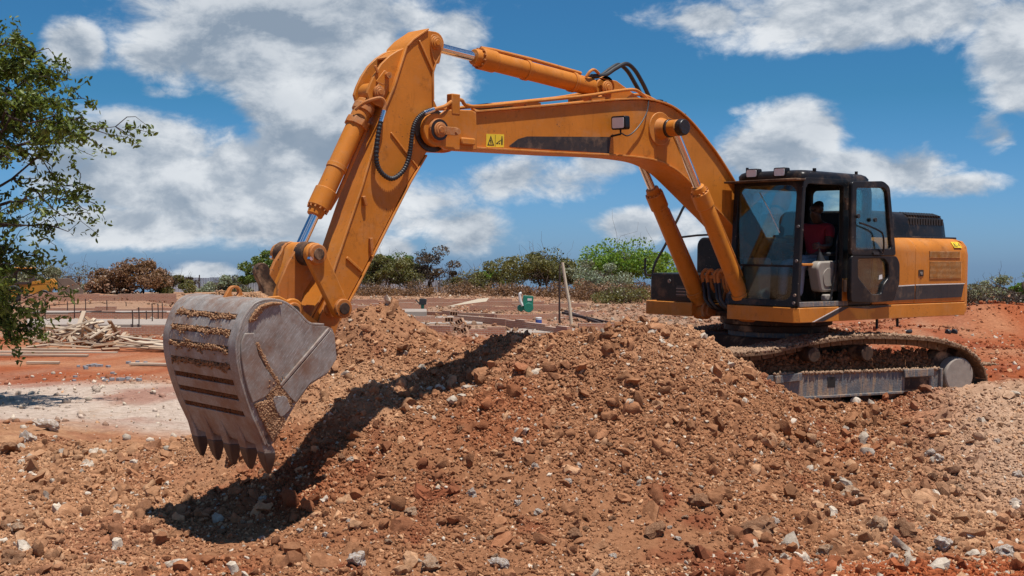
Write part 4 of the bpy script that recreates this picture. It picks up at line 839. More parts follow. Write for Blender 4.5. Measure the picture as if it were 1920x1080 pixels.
# boom foot brackets and swing-motor clutter in the boom well
for y in (-.44, .165): MB().prism([(-.45,1.30),(.75,1.30),(.55,1.72)] + arc(.25,1.80,.21,-10,190,9) + [(-.25,1.6)], y, y+.04).build('boom_bracket', OD, ex, .01)
MB().cyl((.25,-.46,1.80), (.25,.22,1.80), .10, n=26).build('foot_pin', OD, ex, .008)
MB().box(.11, .95, -.44, .18, 1.15, 1.20).build('boom_well_floor', DK, ex)
for y in (.16, .43, -.34, -.57): MB().prism(arc(1.11,1.227,.15,-30,210,9) + [(.75,1.14),(1.34,1.14)], y-.02, y+.02).build('cylinder_clevis', OD, ex, .008)
# valve pipes and hoses beside the cab
for i, (y, x) in enumerate(((-.28,1.25),(-.17,1.28),(-.03,1.28),(.06,1.32))):
    MB().tube(catmull([(x,y-.05,1.62),(x+.02,y-.05,1.74),(x,y,1.80),(x-.02,y+.05,1.74),(x-.02,y+.09,1.58),(x-.08,y+.10,1.50)], 5), .026, 9).build('valve_pipe', OD, ex)
    MB().tube(catmull([(x,y-.05,1.63),(x+.03,y,1.50),(x+.05,y+.05,1.38),(x-.05,y+.13,1.26),(x-.5,y+.1,1.24)], 5), .025, 8).build('black_hose', M['rubber'], ex)
MB().box(1.24, 1.28, -.36, .18, 1.68, 1.73).build('pipe_bracket', OD, ex, .006)
MB().prism([(.9,1.30),(.3,1.30),(.35,1.62),(.8,1.60)], -.25, .12).build('swing_motor', M['grey'], ex, .03)

# --- cab
ZF = 1.345
def fr(y, z, t): return (1.35-(z-ZF)*.055+t, y, z)            # slightly raked front plane
cab = MB().ring(rr(.205,1.33,ZF,3.03,.05), rr(.275,1.235,1.43,2.945,.13), fr, -.07, 0).build('cab', BK, ex, .008)
MB().box(*[v for v in (1.27, 1.30, .25, 1.26, 1.865, 1.895)]).build('windshield_bar', BK, cab, .006)
MB().prism([(p[0], p[1]) for p in rr(.26,1.25,1.885,2.96,.12)], 1.255, 1.26, 'x').build('windshield', M['glass'], cab, 0, 0)
MB().prism([(p[0], p[1]) for p in rr(.26,1.25,1.42,1.875,.12)], 1.285, 1.29, 'x').build('lower_windshield', M['glass'], cab, 0, 0)
MB().tube([(1.245,.62,2.86),(1.262,.80,2.62),(1.27,.98,2.32)][::-1], .007, 6).build('wiper_arm', M['decal_white'], cab)
# near side: door opening ring + rear quarter with window
o1 = [(1.34,ZF),(1.335,1.6),(1.262,2.98),(1.20,3.045),(.215,3.055),(.205,ZF)]; i1 = [(1.275,1.415),(1.275,1.6),(1.205,2.90),(1.15,2.965),(.345,2.975),(.335,1.415)]
MB().ring(rpoly(o1,.03), rpoly(i1,.07), fy, 1.265, 1.335).build('side_frame', BK, cab, .008)
o2 = [(.205,ZF),(.205,3.05),(-.30,3.05),(-.36,2.9),(-.38,ZF)]; i2 = [(.14,2.10),(.14,2.94),(-.24,2.94),(-.29,2.85),(-.30,2.10)]
MB().ring(rpoly(o2,.03), rpoly(i2,.06), fy, 1.27, 1.325).build('quarter_panel', BK, cab, .008)
MB().prism(rpoly(i2,.06), 1.29, 1.295).build('quarter_window', M['teal'], cab, 0, 0)
# far side and rear, both with windows
o3 = [(1.34,ZF),(1.26,3.03),(-.34,3.05),(-.38,ZF)]; i3 = [(1.24,1.93),(1.17,2.93),(-.24,2.94),(-.28,1.98)]
MB().ring(rpoly(o3,.03), rpoly(i3,.07), fy, .205, .25).build('side_frame', BK, cab, .006); MB().prism(rpoly(i3,.07), .225, .23).build('side_window', M['glass'], cab, 0, 0)
MB().ring(rr(.25,1.27,ZF,3.05,.04), rr(.34,1.19,2.12,2.95,.07), fx(-.38), 0, .05).build('rear_frame', BK, cab, .006); MB().prism(rr(.33,1.20,2.11,2.96,.07), -.36, -.355, 'x').build('rear_window', M['glass'], cab, 0, 0)
MB().box(-.34, 1.27, .25, 1.28, ZF-.04, ZF+.03).build('cab_floor', DK, cab)
MB().box(.2, 1.30, 1.27, 1.345, ZF+.0, ZF+.065).build('door_sill', GY, cab, .006)
MB().prism([(.335,1.35),(.215,1.35),(.215,1.72),(.335,1.72)], 1.336, 1.342).build('sill_post', O, cab, 0)
# roof with rounded rim, visor, lamps
def rf(k, z): return [(x, y, z) for x, y in rpoly([(1.235-k,1.315-k),(-.325+k,1.315-k),(-.325+k,.22+k),(1.235-k,.22+k)], .12, 5)]
MB().loft([rf(-.01,3.035), rf(-.012,3.085), rf(.015,3.125), rf(.06,3.148), rf(.14,3.155)]).build('roof', BK, cab, 0, 50)
MB().prism([(.18,1.40),(1.28,1.40),(1.36,1.22),(.16,1.22)][:0] + [(.17,2.985),(1.36,3.0),(1.36,3.025),(.17,3.012)], 1.24, 1.45, 'x').build('visor', DK, cab, .006)
for y in (.49, .95):
    rl = MB().prism(rpoly([(y-.10,3.06),(y+.10,3.06),(y+.10,3.185),(y-.10,3.185)], .025), 1.16, 1.26, 'x').build('roof_lamp', BK, ex, .01)
    MB().prism(rpoly([(y-.082,3.075),(y+.082,3.075),(y+.082,3.17),(y-.082,3.17)], .02), 1.26, 1.266, 'x').build('lamp_lens', M['lamp'], rl)
MB().cyl((.93,1.27,3.14), (.93,1.27,3.18), .025, n=12).build('roof_cap', BK, cab); MB().cyl((-.12,1.22,3.15), (-.12,1.22,3.19), .022, n=12).build('roof_cap', BK, cab); MB().cyl((1.15,.33,3.14), (1.15,.33,3.21), .02, n=10).build('roof_cap', BK, cab)
for y, z in ((1.30,1.50),(1.30,1.95),(1.30,2.4),(.235,1.50),(.235,1.85),(.235,2.05),(1.29,1.40)): MB().cyl((1.352-(z-ZF)*.055,y,z), (1.372-(z-ZF)*.055,y,z), .02, n=10).build('frame_bolt', GY, cab)
# the door, folded right back against the side
door = MB()
dpo = rpoly([(.385,1.40),(.40,3.015),(.33,3.06),(-.33,3.06),(-.49,3.0),(-.70,2.10),(-.79,1.955),(-.80,1.66),(-.72,1.50),(-.69,1.40)], .05, 5)
dfr = MB().prism(rpoly([(.40,2.06),(.40,1.40),(-.69,1.40),(-.72,1.50),(-.80,1.66),(-.79,1.955),(-.70,2.06)], .05), 1.445, 1.50)
Y0, Y1 = 1.445, 1.505
up_o = [(.395,2.03),(.40,3.02),(-.36,3.06),(-.52,2.99),(-.715,2.03)]; up_i = [(.27,2.115),(.285,2.945),(-.37,2.965),(-.445,2.915),(-.595,2.13)]
door = MB().ring(rpoly(up_o,.06,5), rpoly(up_i,.05,5), fy, Y0, Y1).build('cab_door', BK, ex, .012)
lo_o = [(.395,2.028),(-.715,2.028),(-.80,1.93),(-.805,1.64),(-.72,1.50),(-.69,1.40),(-.1,1.385),(.385,1.40)]
lo_i = [(.235,1.985),(-.40,1.995),(-.50,1.92),(-.53,1.73),(-.40,1.63),(-.35,1.50),(-.13,1.495),(.225,1.735)]
MB().ring(rpoly(lo_o,.05,4), rpoly(lo_i,.04,4), fy, Y0, Y1+.01).build('lower_frame', BK, door, .014)
MB().prism(rpoly(up_i,.05,5), 1.47, 1.475).build('upper_pane', M['glass'], door, 0, 0); MB().prism(rpoly(lo_i,.04,4), 1.47, 1.475).build('lower_pane', M['glass'], door, 0, 0)
MB().tube(catmull([(.26,Y1+.03,2.47),(.1,Y1+.05,2.44),(-.20,Y1+.05,2.37),(-.29,Y1+.05,2.31),(-.33,Y1+.04,2.15),(-.33,Y1+.02,2.06)], 5), .013, 8).build('grab_bar', BK, door)
MB().prism(rr(-.26,-.12,2.045,2.085,.015), Y1, Y1+.018).build('door_handle', M['rubber'], door)
for z in (1.62, 2.72): MB().cyl((.40,1.42,z-.08), (.40,1.42,z+.08), .03, n=12).build('hinge', DK, door)
for x, z in ((.27,2.56), (-.14,2.52)): MB().cyl((x,Y1,z), (x,Y1+.03,z), .03, n=14).build('window_catch', M['rubber'], door)
MB().prism([(-.33,1.70),(-.42,1.71),(-.41,1.77),(-.34,1.76)], 1.476, 1.478).build('paper_note', M['decal_white'], door, 0, 0)
# inside the cab
seat = MB().prism(rpoly([(-.12,1.70),(.42,1.72),(.44,1.84),(-.10,1.82)], .04), .50, 1.0).build('seat', M['seat'], ex, .03)
MB().prism(rpoly([(-.10,1.80),(-.28,2.42),(-.18,2.46),(.03,1.84)], .05), .52, .98).build('backrest', M['seat'], seat, .04)
MB().prism(rpoly([(-.27,2.42),(-.31,2.62),(-.19,2.63),(-.17,2.44)], .04), .60, .90).build('headrest', M['seat'], seat, .03)
MB().box(-.08, .38, .56, .94, 1.37, 1.70).build('seat_pedestal', DK, seat, .02)
for y0 in (1.03, .36):
    cn = MB().prism(rpoly([(.62,1.53),(.12,1.53),(.09,1.90),(.18,1.955),(.66,1.945),(.72,1.86)], .06, 5), y0, y0+.17).build('side_console', M['beige'], ex, .025)
    MB().prism(rpoly([(.56,1.60),(.22,1.62),(.19,1.84),(.5,1.86),(.6,1.78)], .07, 5), y0+.17, y0+.18).build('console_panel', M['beige'], cn, .004)
    MB().tube([(.52,y0+.08,1.95),(.53,y0+.08,1.99),(.54,y0+.08,2.03),(.545,y0+.08,2.07)], [.065,.05,.035,.02], 12).build('lever_boot', M['rubber'], cn); MB().tube([(.545,y0+.08,2.06),(.56,y0+.07,2.16),(.57,y0+.06,2.20)], [.015,.022,.024], 10).build('joystick', M['rubber'], cn)
    MB().box(.66, .92, y0, y0+.08, 1.88, 1.915).build('safety_lever', O, cn, .01)
    MB().box(-.12, .40, y0+.02, y0+.12, 2.02, 2.07).build('arm_rest', M['seat'], cn, .02)
MB().tube(catmull([(.30,1.24,2.30),(.34,1.245,2.15),(.36,1.25,1.85),(.44,1.25,1.55),(.50,1.25,1.41)], 5), .018, 8).build('grab_rail', BK, ex)
MB().box(.95, 1.22, .34, .62, 1.40, 1.98).build('instrument_column', M['beige'], ex, .03); MB().box(.42, .58, 1.16, 1.25, 1.41, 1.50).build('stone_on_step', M['beige'], ex, .02)

# --- turntable and undercarriage (turned a little against the house)
UR = R(204) - YAW
def u_(o): o.rotation_euler = (0, 0, UR); return o
MB().cyl((0,0,1.03), (0,0,1.15), .80, n=48).build('swing_ring', DK, ex, .01); MB().cyl((0,0,.93), (0,0,1.02), .74, n=48).build('swing_ring', DK, ex, .01); MB().cyl((0,0,.70), (0,0,.93), .68, n=48).build('turntable_post', GY, ex, .01)
u_(MB().prism([(-1.1,.50),(1.1,.50),(.8,.86),(-.8,.86)], -.95, .95).build('carbody', DK, ex, .02))
tp_top = [(2.30,.48),(2.12,.66),(1.85,.73),(1.54,.715),(1.10,.745),(.72,.81),(.16,.88),(-.375,.91),(-1.11,.89),(-1.60,.85),(-1.90,.79),(-2.16,.72),(-2.37,.59),(-2.50,.46),(-2.56,.34),(-2.57,.20),(-2.50,.06),(-2.36,-.05),(-2.1,-.10),(-1,-.10),(0,-.10),(1,-.10),(1.9,-.10),(2.15,-.04),(2.32,.10),(2.38,.28)]
def resample(pts, step):
    P = [Vector((a, b)) for a, b in pts]; P.append(P[0]); s = [0]
    for i in range(1, len(P)): s.append(s[-1]+(P[i]-P[i-1]).length)
    n = int(round(s[-1]/step)); out = []
    for i in range(n):
        t = s[-1]*i/n; out.append((float(np.interp(t, s, [p.x for p in P])), float(np.interp(t, s, [p.y for p in P]))))
    return out
path = resample([(p.x, p.y) for p in catmull([Vector((a, b, 0)) for a, b in tp_top+tp_top[:1]], 6)][:-1], .19)
shoe_me = None
for side_y in (1.20, -1.20):
    tr_ = MB()
    fr_ = MB().prism(rpoly([(1.95,.16),(1.95,.40),(.64,.455),(-1.09,.44),(-1.76,.455),(-1.80,.17),(-1.1,.137),(.62,.117)], .03), side_y-.20, side_y+.24).build('track', GY, ex, .012); u_(fr_)
    fr_['label'] = 'mud-caked crawler track'
    for nm, m_, b in (('track_guard', GY, MB().prism([(1.05,.33),(.63,.36),(.63,.46),(1.05,.43)], side_y+.24, side_y+.285)), ('track_guard', GY, MB().prism([(-1.10,.35),(-1.62,.36),(-1.62,.46),(-1.10,.455)], side_y+.24, side_y+.285)),
                      ('frame_window', M['ink'], MB().prism([(.18,.25),(.05,.25),(.05,.39),(.18,.39)], side_y+.2402, side_y+.243)), ('frame_rail', GY, MB().prism([(.62,.105),(-1.1,.125),(-1.1,.16),(.62,.14)], side_y+.24, side_y+.27)),
                      ('end_plate', GY, MB().prism([(-1.74,.17),(-1.74,.46),(-1.78,.46),(-1.78,.17)], side_y+.2, side_y+.29)), ('frame_recess', DK, MB().prism([(-1.14,.16),(-1.58,.16),(-1.58,.34),(-1.14,.34)], side_y+.2402, side_y+.243))):
        b.build(nm, m_, fr_, .006)
    for x in (.43, -.46):
        rl = MB().cyl((x, side_y-.05, .695), (x, side_y+.275, .695), .10, n=28).build('carrier_roller', DK, fr_, .01); MB().cyl((x, side_y+.02, .70), (x, side_y+.10, .70), .105, n=28).build('roller_flange', DK, fr_, .01) if False else None
    for x in (1.5, 1.0, .5, 0, -.5, -1.0, -1.5): MB().cyl((x, side_y-.2, .10), (x, side_y+.2, .10), .10, n=22).build('track_roller', DK, fr_, .01)
    MB().cyl((-2.10, side_y-.15, .345), (-2.10, side_y+.10, .345), .40, n=30).build('drive_sprocket', DK, fr_, .01)
    MB().cyl((-2.10, side_y+.10, .345), (-2.10, side_y+.27, .345), .265, .255, n=40).build('final_drive', M['hub'], fr_, .02)
    MB().cyl((1.95, side_y-.1, .29), (1.95, side_y+.1, .29), .37, n=36).build('idler_wheel', DK, fr_, .02)
    for i, (x, z) in enumerate(path):
        x2, z2 = path[(i+1) % len(path)]; x1, z1 = path[i-1]; d = Vector((x2-x1, z2-z1)).normalized()
        if shoe_me is None:
            b = MB().prism([(-.088,-.012),(.094,-.012),(.094,.012),(.06,.014),(.055,.045),(.042,.045),(.036,.014),(-.03,.014),(-.035,.04),(-.048,.04),(-.052,.014),(-.088,.012)], -.30, .30)
            b.box(-.085, .085, -.10, -.04, -.10, -.012); b.box(-.085, .085, .04, .10, -.10, -.012)
            shoe_me = b.mesh('track_shoe'); shoe_me.materials.append(M['muddy'])
        s = bpy.data.objects.new('track_shoe', shoe_me); C.objects.link(s); s.parent = fr_
        s.location = (x, side_y, z); s.rotation_euler = (0, -math.atan2(d.y, d.x)+math.pi, 0)
    # soil packed on the track and in its frame
    rq = np.random.default_rng(40+int(side_y)); P_, R_, C_ = [], [], []
    for k in range(2600):
        t = rq.integers(0, 46); x, z = tp_top[2:14][rq.integers(0, 12)]; x += rq.uniform(-.3, .3); zz = np.interp(-x, [-a for a, b in tp_top[2:14]], [b for a, b in tp_top[2:14]])
        P_.append((x, side_y+rq.uniform(-.29, .30), zz+.03)); R_.append(rq.uniform(.012, .032)); C_.append(PALE*rq.uniform(.7, 1.05))
    for k in range(3600):
        x = rq.uniform(-1.75, 1.9); w = rq.uniform(0, 1); top_ = np.interp(-x, [-a for a, b in tp_top[2:14]], [b for a, b in tp_top[2:14]])-.12
        P_.append((x, side_y-.02+.14*(1-w)+rq.uniform(-.03, .03), .42+(min(top_, .70)-.42)*w*rq.uniform(.7, 1.1))); R_.append(rq.uniform(.014, .042)); C_.append(BROWN*rq.uniform(.6, 1.0))
    for k in range(420):
        x = rq.uniform(-1.75, 1.05); P_.append((x, side_y+.245, .455+rq.uniform(-.015, .01))); R_.append(rq.uniform(.010, .026)); C_.append(PALE*rq.uniform(.8, 1.1))
    o = link('packed_mud', clod_mesh('packed_mud', np.array(P_), np.array(R_), np.array(C_), ICO1, .3, 41), M['stone'], fr_, 0, 0); o['kind'] = 'stuff'
for x, y in ((-.9,1.1), (-1.6,1.0)): MB().cyl((x,y,.98), (x,y,1.16), .02, n=8).build('drain_hose', M['rubber'], ex)

# ------------------------------------------------------------------ the operator
def skin_mesh(name, V, E, rad, m, parent, sub=2):
    me = bpy.data.meshes.new(name); me.from_pydata(V, E, []); me.materials.append(m)
    o = bpy.data.objects.new(name, me); C.objects.link(o)
    if parent is not None: o.parent = parent
    s = o.modifiers.new('skin', 'SKIN'); s.use_smooth_shade = True
    for i, r in enumerate(rad):
        sv_ = me.skin_vertices[0].data[i]; sv_.radius = r if hasattr(r, '__len__') else (r, r); sv_.use_root = (i == 0)
    b = o.modifiers.new('sub', 'SUBSURF'); b.levels = sub; b.render_levels = sub
    return o
V, E_, Rr = [], [], []
def vtx(p, r, par=None):
    V.append(p); Rr.append(r)
    if par is not None: E_.append((par, len(V)-1))
    return len(V)-1
pel = vtx((.16,.75,1.95), .13); ch = vtx((.06,.75,2.25), (.13,.16), pel); up = vtx((.07,.75,2.42), (.10,.15), ch); nk = vtx((.10,.75,2.53), .055, up)
jaw = vtx((.145,.75,2.62), (.07,.065), nk); hd = vtx((.12,.75,2.72), (.098,.08), jaw); cr = vtx((.11,.75,2.78), (.085,.072), hd)
vtx((.235,.75,2.685), .017, jaw)
for s in (1, -1): vtx((.12,.75+.085*s,2.70), .016, hd)
for s in (1, -1):
    sh = vtx((.08,.75+.19*s,2.45), .068, up); elb = vtx((.20,.75+.27*s,2.20), .048, sh); wr = vtx((.46,.75+.34*s,2.185), .032, elb); pa = vtx((.535,.75+.35*s,2.20), (.038,.022), wr)
    for k in range(4):
        f1 = vtx((.60+.004*k,.75+.335*s+(.012)*s,2.225-.022*k), .0095, pa); f2 = vtx((.622,.75+.31*s,2.222-.021*k), .009, f1); vtx((.600,.75+.285*s,2.218-.020*k), .008, f2)
    t1 = vtx((.545,.75+.315*s,2.235), .011, pa); vtx((.575,.75+.295*s,2.24), .009, t1)
    hp_ = vtx((.20,.75+.10*s,1.93), .088, pel); kn = vtx((.66,.75+.14*s,1.94), .062, hp_); an = vtx((.70,.75+.13*s,1.50), .042, kn); vtx((.80,.75+.14*s,1.43), .035, an)
person = skin_mesh('person', V, E_, Rr, M['skin'], None)
person.matrix_world = Matrix.Translation(ORG) @ Euler((ROLL, 0, YAW)).to_matrix().to_4x4() @ Matrix.Translation((0, 0, -.045))
tag(person, 'machine operator in maroon T-shirt and blue-grey trousers seated in the cab', 'person')
V, E_, Rr = [], [], []
p0 = vtx((.15,.75,1.97), (.145,.17)); p1 = vtx((.06,.75,2.25), (.148,.185), p0); p2 = vtx((.07,.75,2.43), (.11,.16), p1); vtx((.095,.75,2.50), .072, p2)
for s in (1, -1): a1 = vtx((.08,.75+.20*s,2.455), .082, p2); vtx((.155,.75+.25*s,2.30), .070, a1)
skin_mesh('t_shirt', V, E_, Rr, M['shirt'], person)
V, E_, Rr = [], [], []
p0 = vtx((.16,.75,1.95), .145)
for s in (1, -1): a1 = vtx((.22,.75+.11*s,1.935), .10, p0); a2 = vtx((.66,.75+.14*s,1.945), .078, a1); vtx((.70,.75+.13*s,1.50), .068, a2)
skin_mesh('trousers', V, E_, Rr, M['trousers'], person)
for s in (1, -1): skin_mesh('shoe', [(.69,.75+.13*s,1.45),(.78,.75+.135*s,1.43),(.87,.75+.14*s,1.415)], [(0,1),(1,2)], [.048,.046,.036], M['shoe'], person)
skin_mesh('hair', [(.06,.75,2.70),(.085,.75,2.77),(.12,.75,2.80)], [(0,1),(1,2)], [(.075,.080),(.088,.085),(.085,.078)], M['hair'], person)
for s in (1, -1): MB().cyl((.200,.75+.032*s,2.70), (.211,.75+.032*s,2.70), .008, n=10).build('eye', M['hair'], person)

# ------------------------------------------------------------------ building site behind
def spot(px, py, z=0.1):                                      # ground point on a bearing (x) and drop (y) at height z
    d = (2.9-z)*2400/(py-500); return ((px-960)/2400*d, d)
def hit(px, py):                                              # walk along a bearing until the ground is met
    t = np.arange(8, 90, .03); zz = 2.9-(py-500)/2400*t; g = ground_z((px-960)/2400*t, t); k = np.argmax(zz < g); return (px-960)/2400*t[k], t[k]
def far(px, d): return (px-960)/2400*d
def wall(name, p, q, h, t, m, label, cat, group=None, z=None):
    p = Vector(p); q = Vector(q); c = (p+q)/2; L = (q-p).length; z0 = gz(c.x, c.y)-.15 if z is None else z
    b = MB(); n = max(2, int(L/1.2)); r = random.Random(int(abs(c.x)*37+c.y*11))
    top = []; 
    for i in range(n+1): top.append((-L/2+L*i/n, h+.15 + (r.choice((0, 0, 0, .085, -.085)) if 0 < i < n else 0)))
    poly = [(-L/2, 0), (L/2, 0)]
    for i in range(n, 0, -1): poly += [(top[i][0], top[i][1]), (top[i-1][0], top[i][1])]
    o = b.prism(poly, -t/2, t/2).build(name, m, None, 0, 0)
    o.location = (c.x, c.y, z0); o.rotation_euler = (0, 0, math.atan2(q.y-p.y, q.x-p.x)); return tag(o, label, cat, group)
BW = M['brick']
WALLS = [  # px0, py0, px1, py1 (foot), height, label
 (185,629,345,628,.42,'low brick foundation wall directly behind the timber heap'),
 (40,597,345,596,.30,'low brick wall along the back edge of the pale slab beside the bucket'),
 (800,624,846,625,.30,'short brick wall end left of the spilled hollow blocks'),
 (880,627,948,627,.32,'short low brick wall right of the spilled hollow blocks'),
 (953,612,1068,627,.34,'slanting low brick wall running up to the foot of the white post'),
 (855,600,952,609,.30,'slanting brick wall between the pale slab and the blue-labelled drum'),
 (768,605,862,604,.24,'brick wall strip in front of the rammer'),
 (770,590,930,596,.22,'thin brick wall course behind the pale slab strip'),
 (930,600,1050,598,.26,'brick wall behind the blue-labelled drum'),
 (1085,614,1215,613,.20,'low brick wall right of the white post, ending under the black tool box'),
 (640,588,800,582,.45,'brick wall behind the crest of the earth spur'),
 (880,583,1050,583,.35,'brick wall below the green roller machine'),
 (1050,600,1110,588,.22,'short slanting brick wall behind the white post'),
]
for i, (a, b_, c, d_, h, lb) in enumerate(WALLS): wall('brick_wall', spot(a, b_), spot(c, d_), h, .23, BW, lb, 'wall', 'low brick foundation walls')
for k, (a, c, py, h) in enumerate(((60,335,588,.30),(40,330,581,.30),(70,335,575,.32),(110,330,569,.35),(780,1020,576,.30),(800,960,571,.35),(600,780,572,.4),(960,1100,577,.28))):
    wall('brick_wall', spot(a, py), spot(c, py-.6), h, .23, BW, 'far low brick foundation wall of the building plot', 'wall', 'far foundation walls')
def slab(px0, px1, py0, py1, z, lb):
    p = [spot(px0, py0, z), spot(px1, py0, z), spot(px1, py1, z), spot(px0, py1, z)]
    o = MB().prism([(x, y) for x, y in p], z-.4, z, 'z').build('concrete_slab', M['concrete'], None, .02); return tag(o, lb, 'slab', 'concrete floor slabs')
slab(50, 340, 608, 598, .36, 'pale concrete slab behind the timber heap'); slab(735, 905, 606, 592, .13, 'pale concrete strip left of the slanting brick walls')
slab(60, 330, 586, 582.5, .34, 'far pale slab left of the bucket, behind the dark rails'); slab(950, 1085, 623, 616, .12, 'pale slab patch in front of the white post')
slab(690, 800, 584, 579, .5, 'white slab strip behind the crest of the earth spur')
# rebar stakes
for k_, (px, t, b_) in enumerate(sorted(((84,562,594),(126,565,582),(139,558,592),(160,560,582),(200,563,582),(248,582,609),(260,576,609),(285,569,603),(296,569,598),(304,567,590),(71,574,589),(274,583,600),(236,566,576)))):
    x, y = spot(px, b_, .34); h = (b_-t)/2400*y
    o = MB().tube([(0,0,-.3),(.01,0,h*.5),(-.01,.01,h)], .03 if px != 71 else .02, 6).build('rebar_stake', M['rebar'], None, 0, 30); o.location = (x, y, .34)
    tag(o, '%s dark iron stake from the left in the foundations behind the timber heap' % 'first second third fourth fifth sixth seventh eighth ninth tenth eleventh twelfth thirteenth'.split()[k_], 'stake', 'iron stakes in the foundations')
for (a, b_, c, d_) in ((150,584,312,585), (60,587,190,583)):
    p = spot(a, b_, .55); q = spot(c, d_, .55)
    tag(MB().tube([(p[0],p[1],.55), ((p[0]+q[0])/2,(p[1]+q[1])/2,.50), (q[0],q[1],.55)], .03, 6).build('dark_rail', M['rebar'], None), 'long dark rail lying across the %s foundations' % ('right-hand' if a == 150 else 'left-hand'), 'rail')
# timber heap
random.seed(21)
def plank(x, y, z, L, w, t, yaw, pitch, roll, label, group, name='plank'):
    o = MB().box(-L/2, L/2, -w/2, w/2, -t/2, t/2).build(name, M['wood'], None, .004, 0); o.location = (x, y, z); o.rotation_euler = (roll, pitch, yaw); return tag(o, label, 'plank', group)
for i in range(120):
    u = random.gauss(0, 1); px = 165+u*62; px = min(max(px, 20), 300); dpt = random.gauss(46.5, 1.5); hh = max(0, .85*math.exp(-((px-160)/75)**2)*math.exp(-((dpt-46.5)/2)**2))
    x = far(px, dpt); z = gz(x, dpt) + .05 + random.uniform(0, 1)*hh
    plank(x, dpt, z, random.uniform(.35, 1.7), random.uniform(.07, .17), random.uniform(.03, .08), random.uniform(0, 6.28), random.uniform(-.95, .95)*(hh+.1), random.uniform(-.6, .6), 'broken formwork timber in the %s of the big heap left of the bucket' % ('left end' if px < 110 else 'right end' if px > 215 else ('front' if dpt < 46.2 else 'back')), 'timbers of the heap left of the bucket')
for px, py, L, yaw, lb in ((85,661,4.6,.02,'longest pale board lying in front of the timber heap'),(120,656,3.3,-.03,'long pale board lying behind the longest board'),(60,668,3.4,.05,'dark board lying nearest the tree before the timber heap'),(80,681,.9,.2,'short flat board on the red earth in front of the long boards'),(295,683,1.6,-.05,'narrow board on red earth beside the bucket')):
    x, y = spot(px, py, .12); plank(x, y, gz(x, y)+.05, L, .22, .06, yaw, .01, 0, lb, None, 'board')
for i in range(12):
    px = random.uniform(235, 330); dpt = random.gauss(43, .8); x = far(px, dpt); plank(x, dpt, gz(x, dpt)+random.uniform(.05, .35), random.uniform(.8, 2.0), random.uniform(.15, .35), .04, random.uniform(-.4, .4), random.uniform(-.12, .12), random.uniform(-.2, .2), 'board in the small stack close to the left of the bucket', 'boards of the small stack by the bucket')
# concrete spacer blocks on the red earth
for i, (px, py) in enumerate(((158,684),(164,683),(170,683),(176,682),(182,683),(188,683),(160,687),(202,684),(210,695),(140,702),(138,711),(192,705),(197,713),(200,716),(209,712),(223,713),(229,712),(239,706),(241,712),(257,711),(260,713),(257,678),(272,679),(240,679),(146,684))):
    x, y = spot(px, py, .13); s = random.uniform(.045, .07)
    o = MB().box(-s, s, -s*.8, s*.8, -s*.6, s*.6).build('spacer_block', M['block'], None, .008, 0); o.location = (x, y, gz(x, y)+s*.5); o.rotation_euler = (0, 0, random.uniform(0, 3))
    tag(o, 'small grey concrete block %s' % ('in the row below the timber heap' if py < 690 else 'scattered on the red earth nearest the sandy track'), 'block', 'small grey blocks on the red earth')
# hollow clay blocks spilled by the wall
hb = MB().ring(rr(-.20,.20,-.11,.11,.002,2), rr(-.17,-.02,-.08,.08,.002,2), lambda u, w, t: (u, t, w), -.11, .11)
def hollow_block():
    b = MB(); 
    for (x0, x1, z0, z1) in ((-.2,.2,.085,.11),(-.2,.2,-.11,-.085),(-.2,-.175,-.085,.085),(-.08,-.055,-.085,.085),(.055,.08,-.085,.085),(.175,.2,-.085,.085)): b.box(x0, x1, -.11, .11, z0, z1)
    b.box(-.18, .18, .07, .10, -.09, .09); return b
for i, (px, py, dz, yw, pt) in enumerate(((852,612,.10,.3,.1),(862,610,.32,-.4,-.5),(858,620,.12,.2,.3),(845,618,.11,.1,0),(868,622,.10,-.3,-.4),(842,608,.35,0,.0),(850,603,.5,.2,.1),(874,613,.12,.6,.2))):
    x, y = spot(px, py+4, .1); o = hollow_block().build('hollow_block', M['hollow'], None, 0, 0); o.location = (x, y, gz(x, y)+dz); o.rotation_euler = (.2*pt, pt, yw)
    tag(o, 'hollow clay block in the spilled pile between the low brick walls', 'block', 'hollow blocks spilled between the walls')
# posts
x, y = spot(1072, 606, .1); h = (606-492)/2400*y
o = MB().tube([(0,0,-.2),(-.12,0,h*.33),(-.30,0,h*.66),(-.46,0,h)], [.085,.08,.075,.07], 12).build('wooden_post', M['palewood'], None); o.location = (x, y, .1); tag(o, 'tall pale wooden pole leaning left against the trees', 'post')
x, y = spot(1049, 607, .1); o = MB().tube([(0,0,-.2),(.0,0,h*.5),(.02,0,h*.95)], [.05,.045,.04], 8).build('wooden_post', M['rebar'], None); o.location = (x, y, .1); tag(o, 'thin dark upright post just left of the pale leaning pole', 'post')
for px0, py0, px1, py1, lb in ((1055,590,1140,606,'dark plank sloping down right of the pale pole'),(1060,587,1125,607,'second dark plank beside the sloping one')):
    p = spot(px0, py0, .35); q = spot(px1, py1, .12); tag(MB().tube([(p[0],p[1],.45),(q[0],q[1],.15)], .09, 4).build('dark_plank', M['rebar'], None, 0, 0), lb, 'plank')
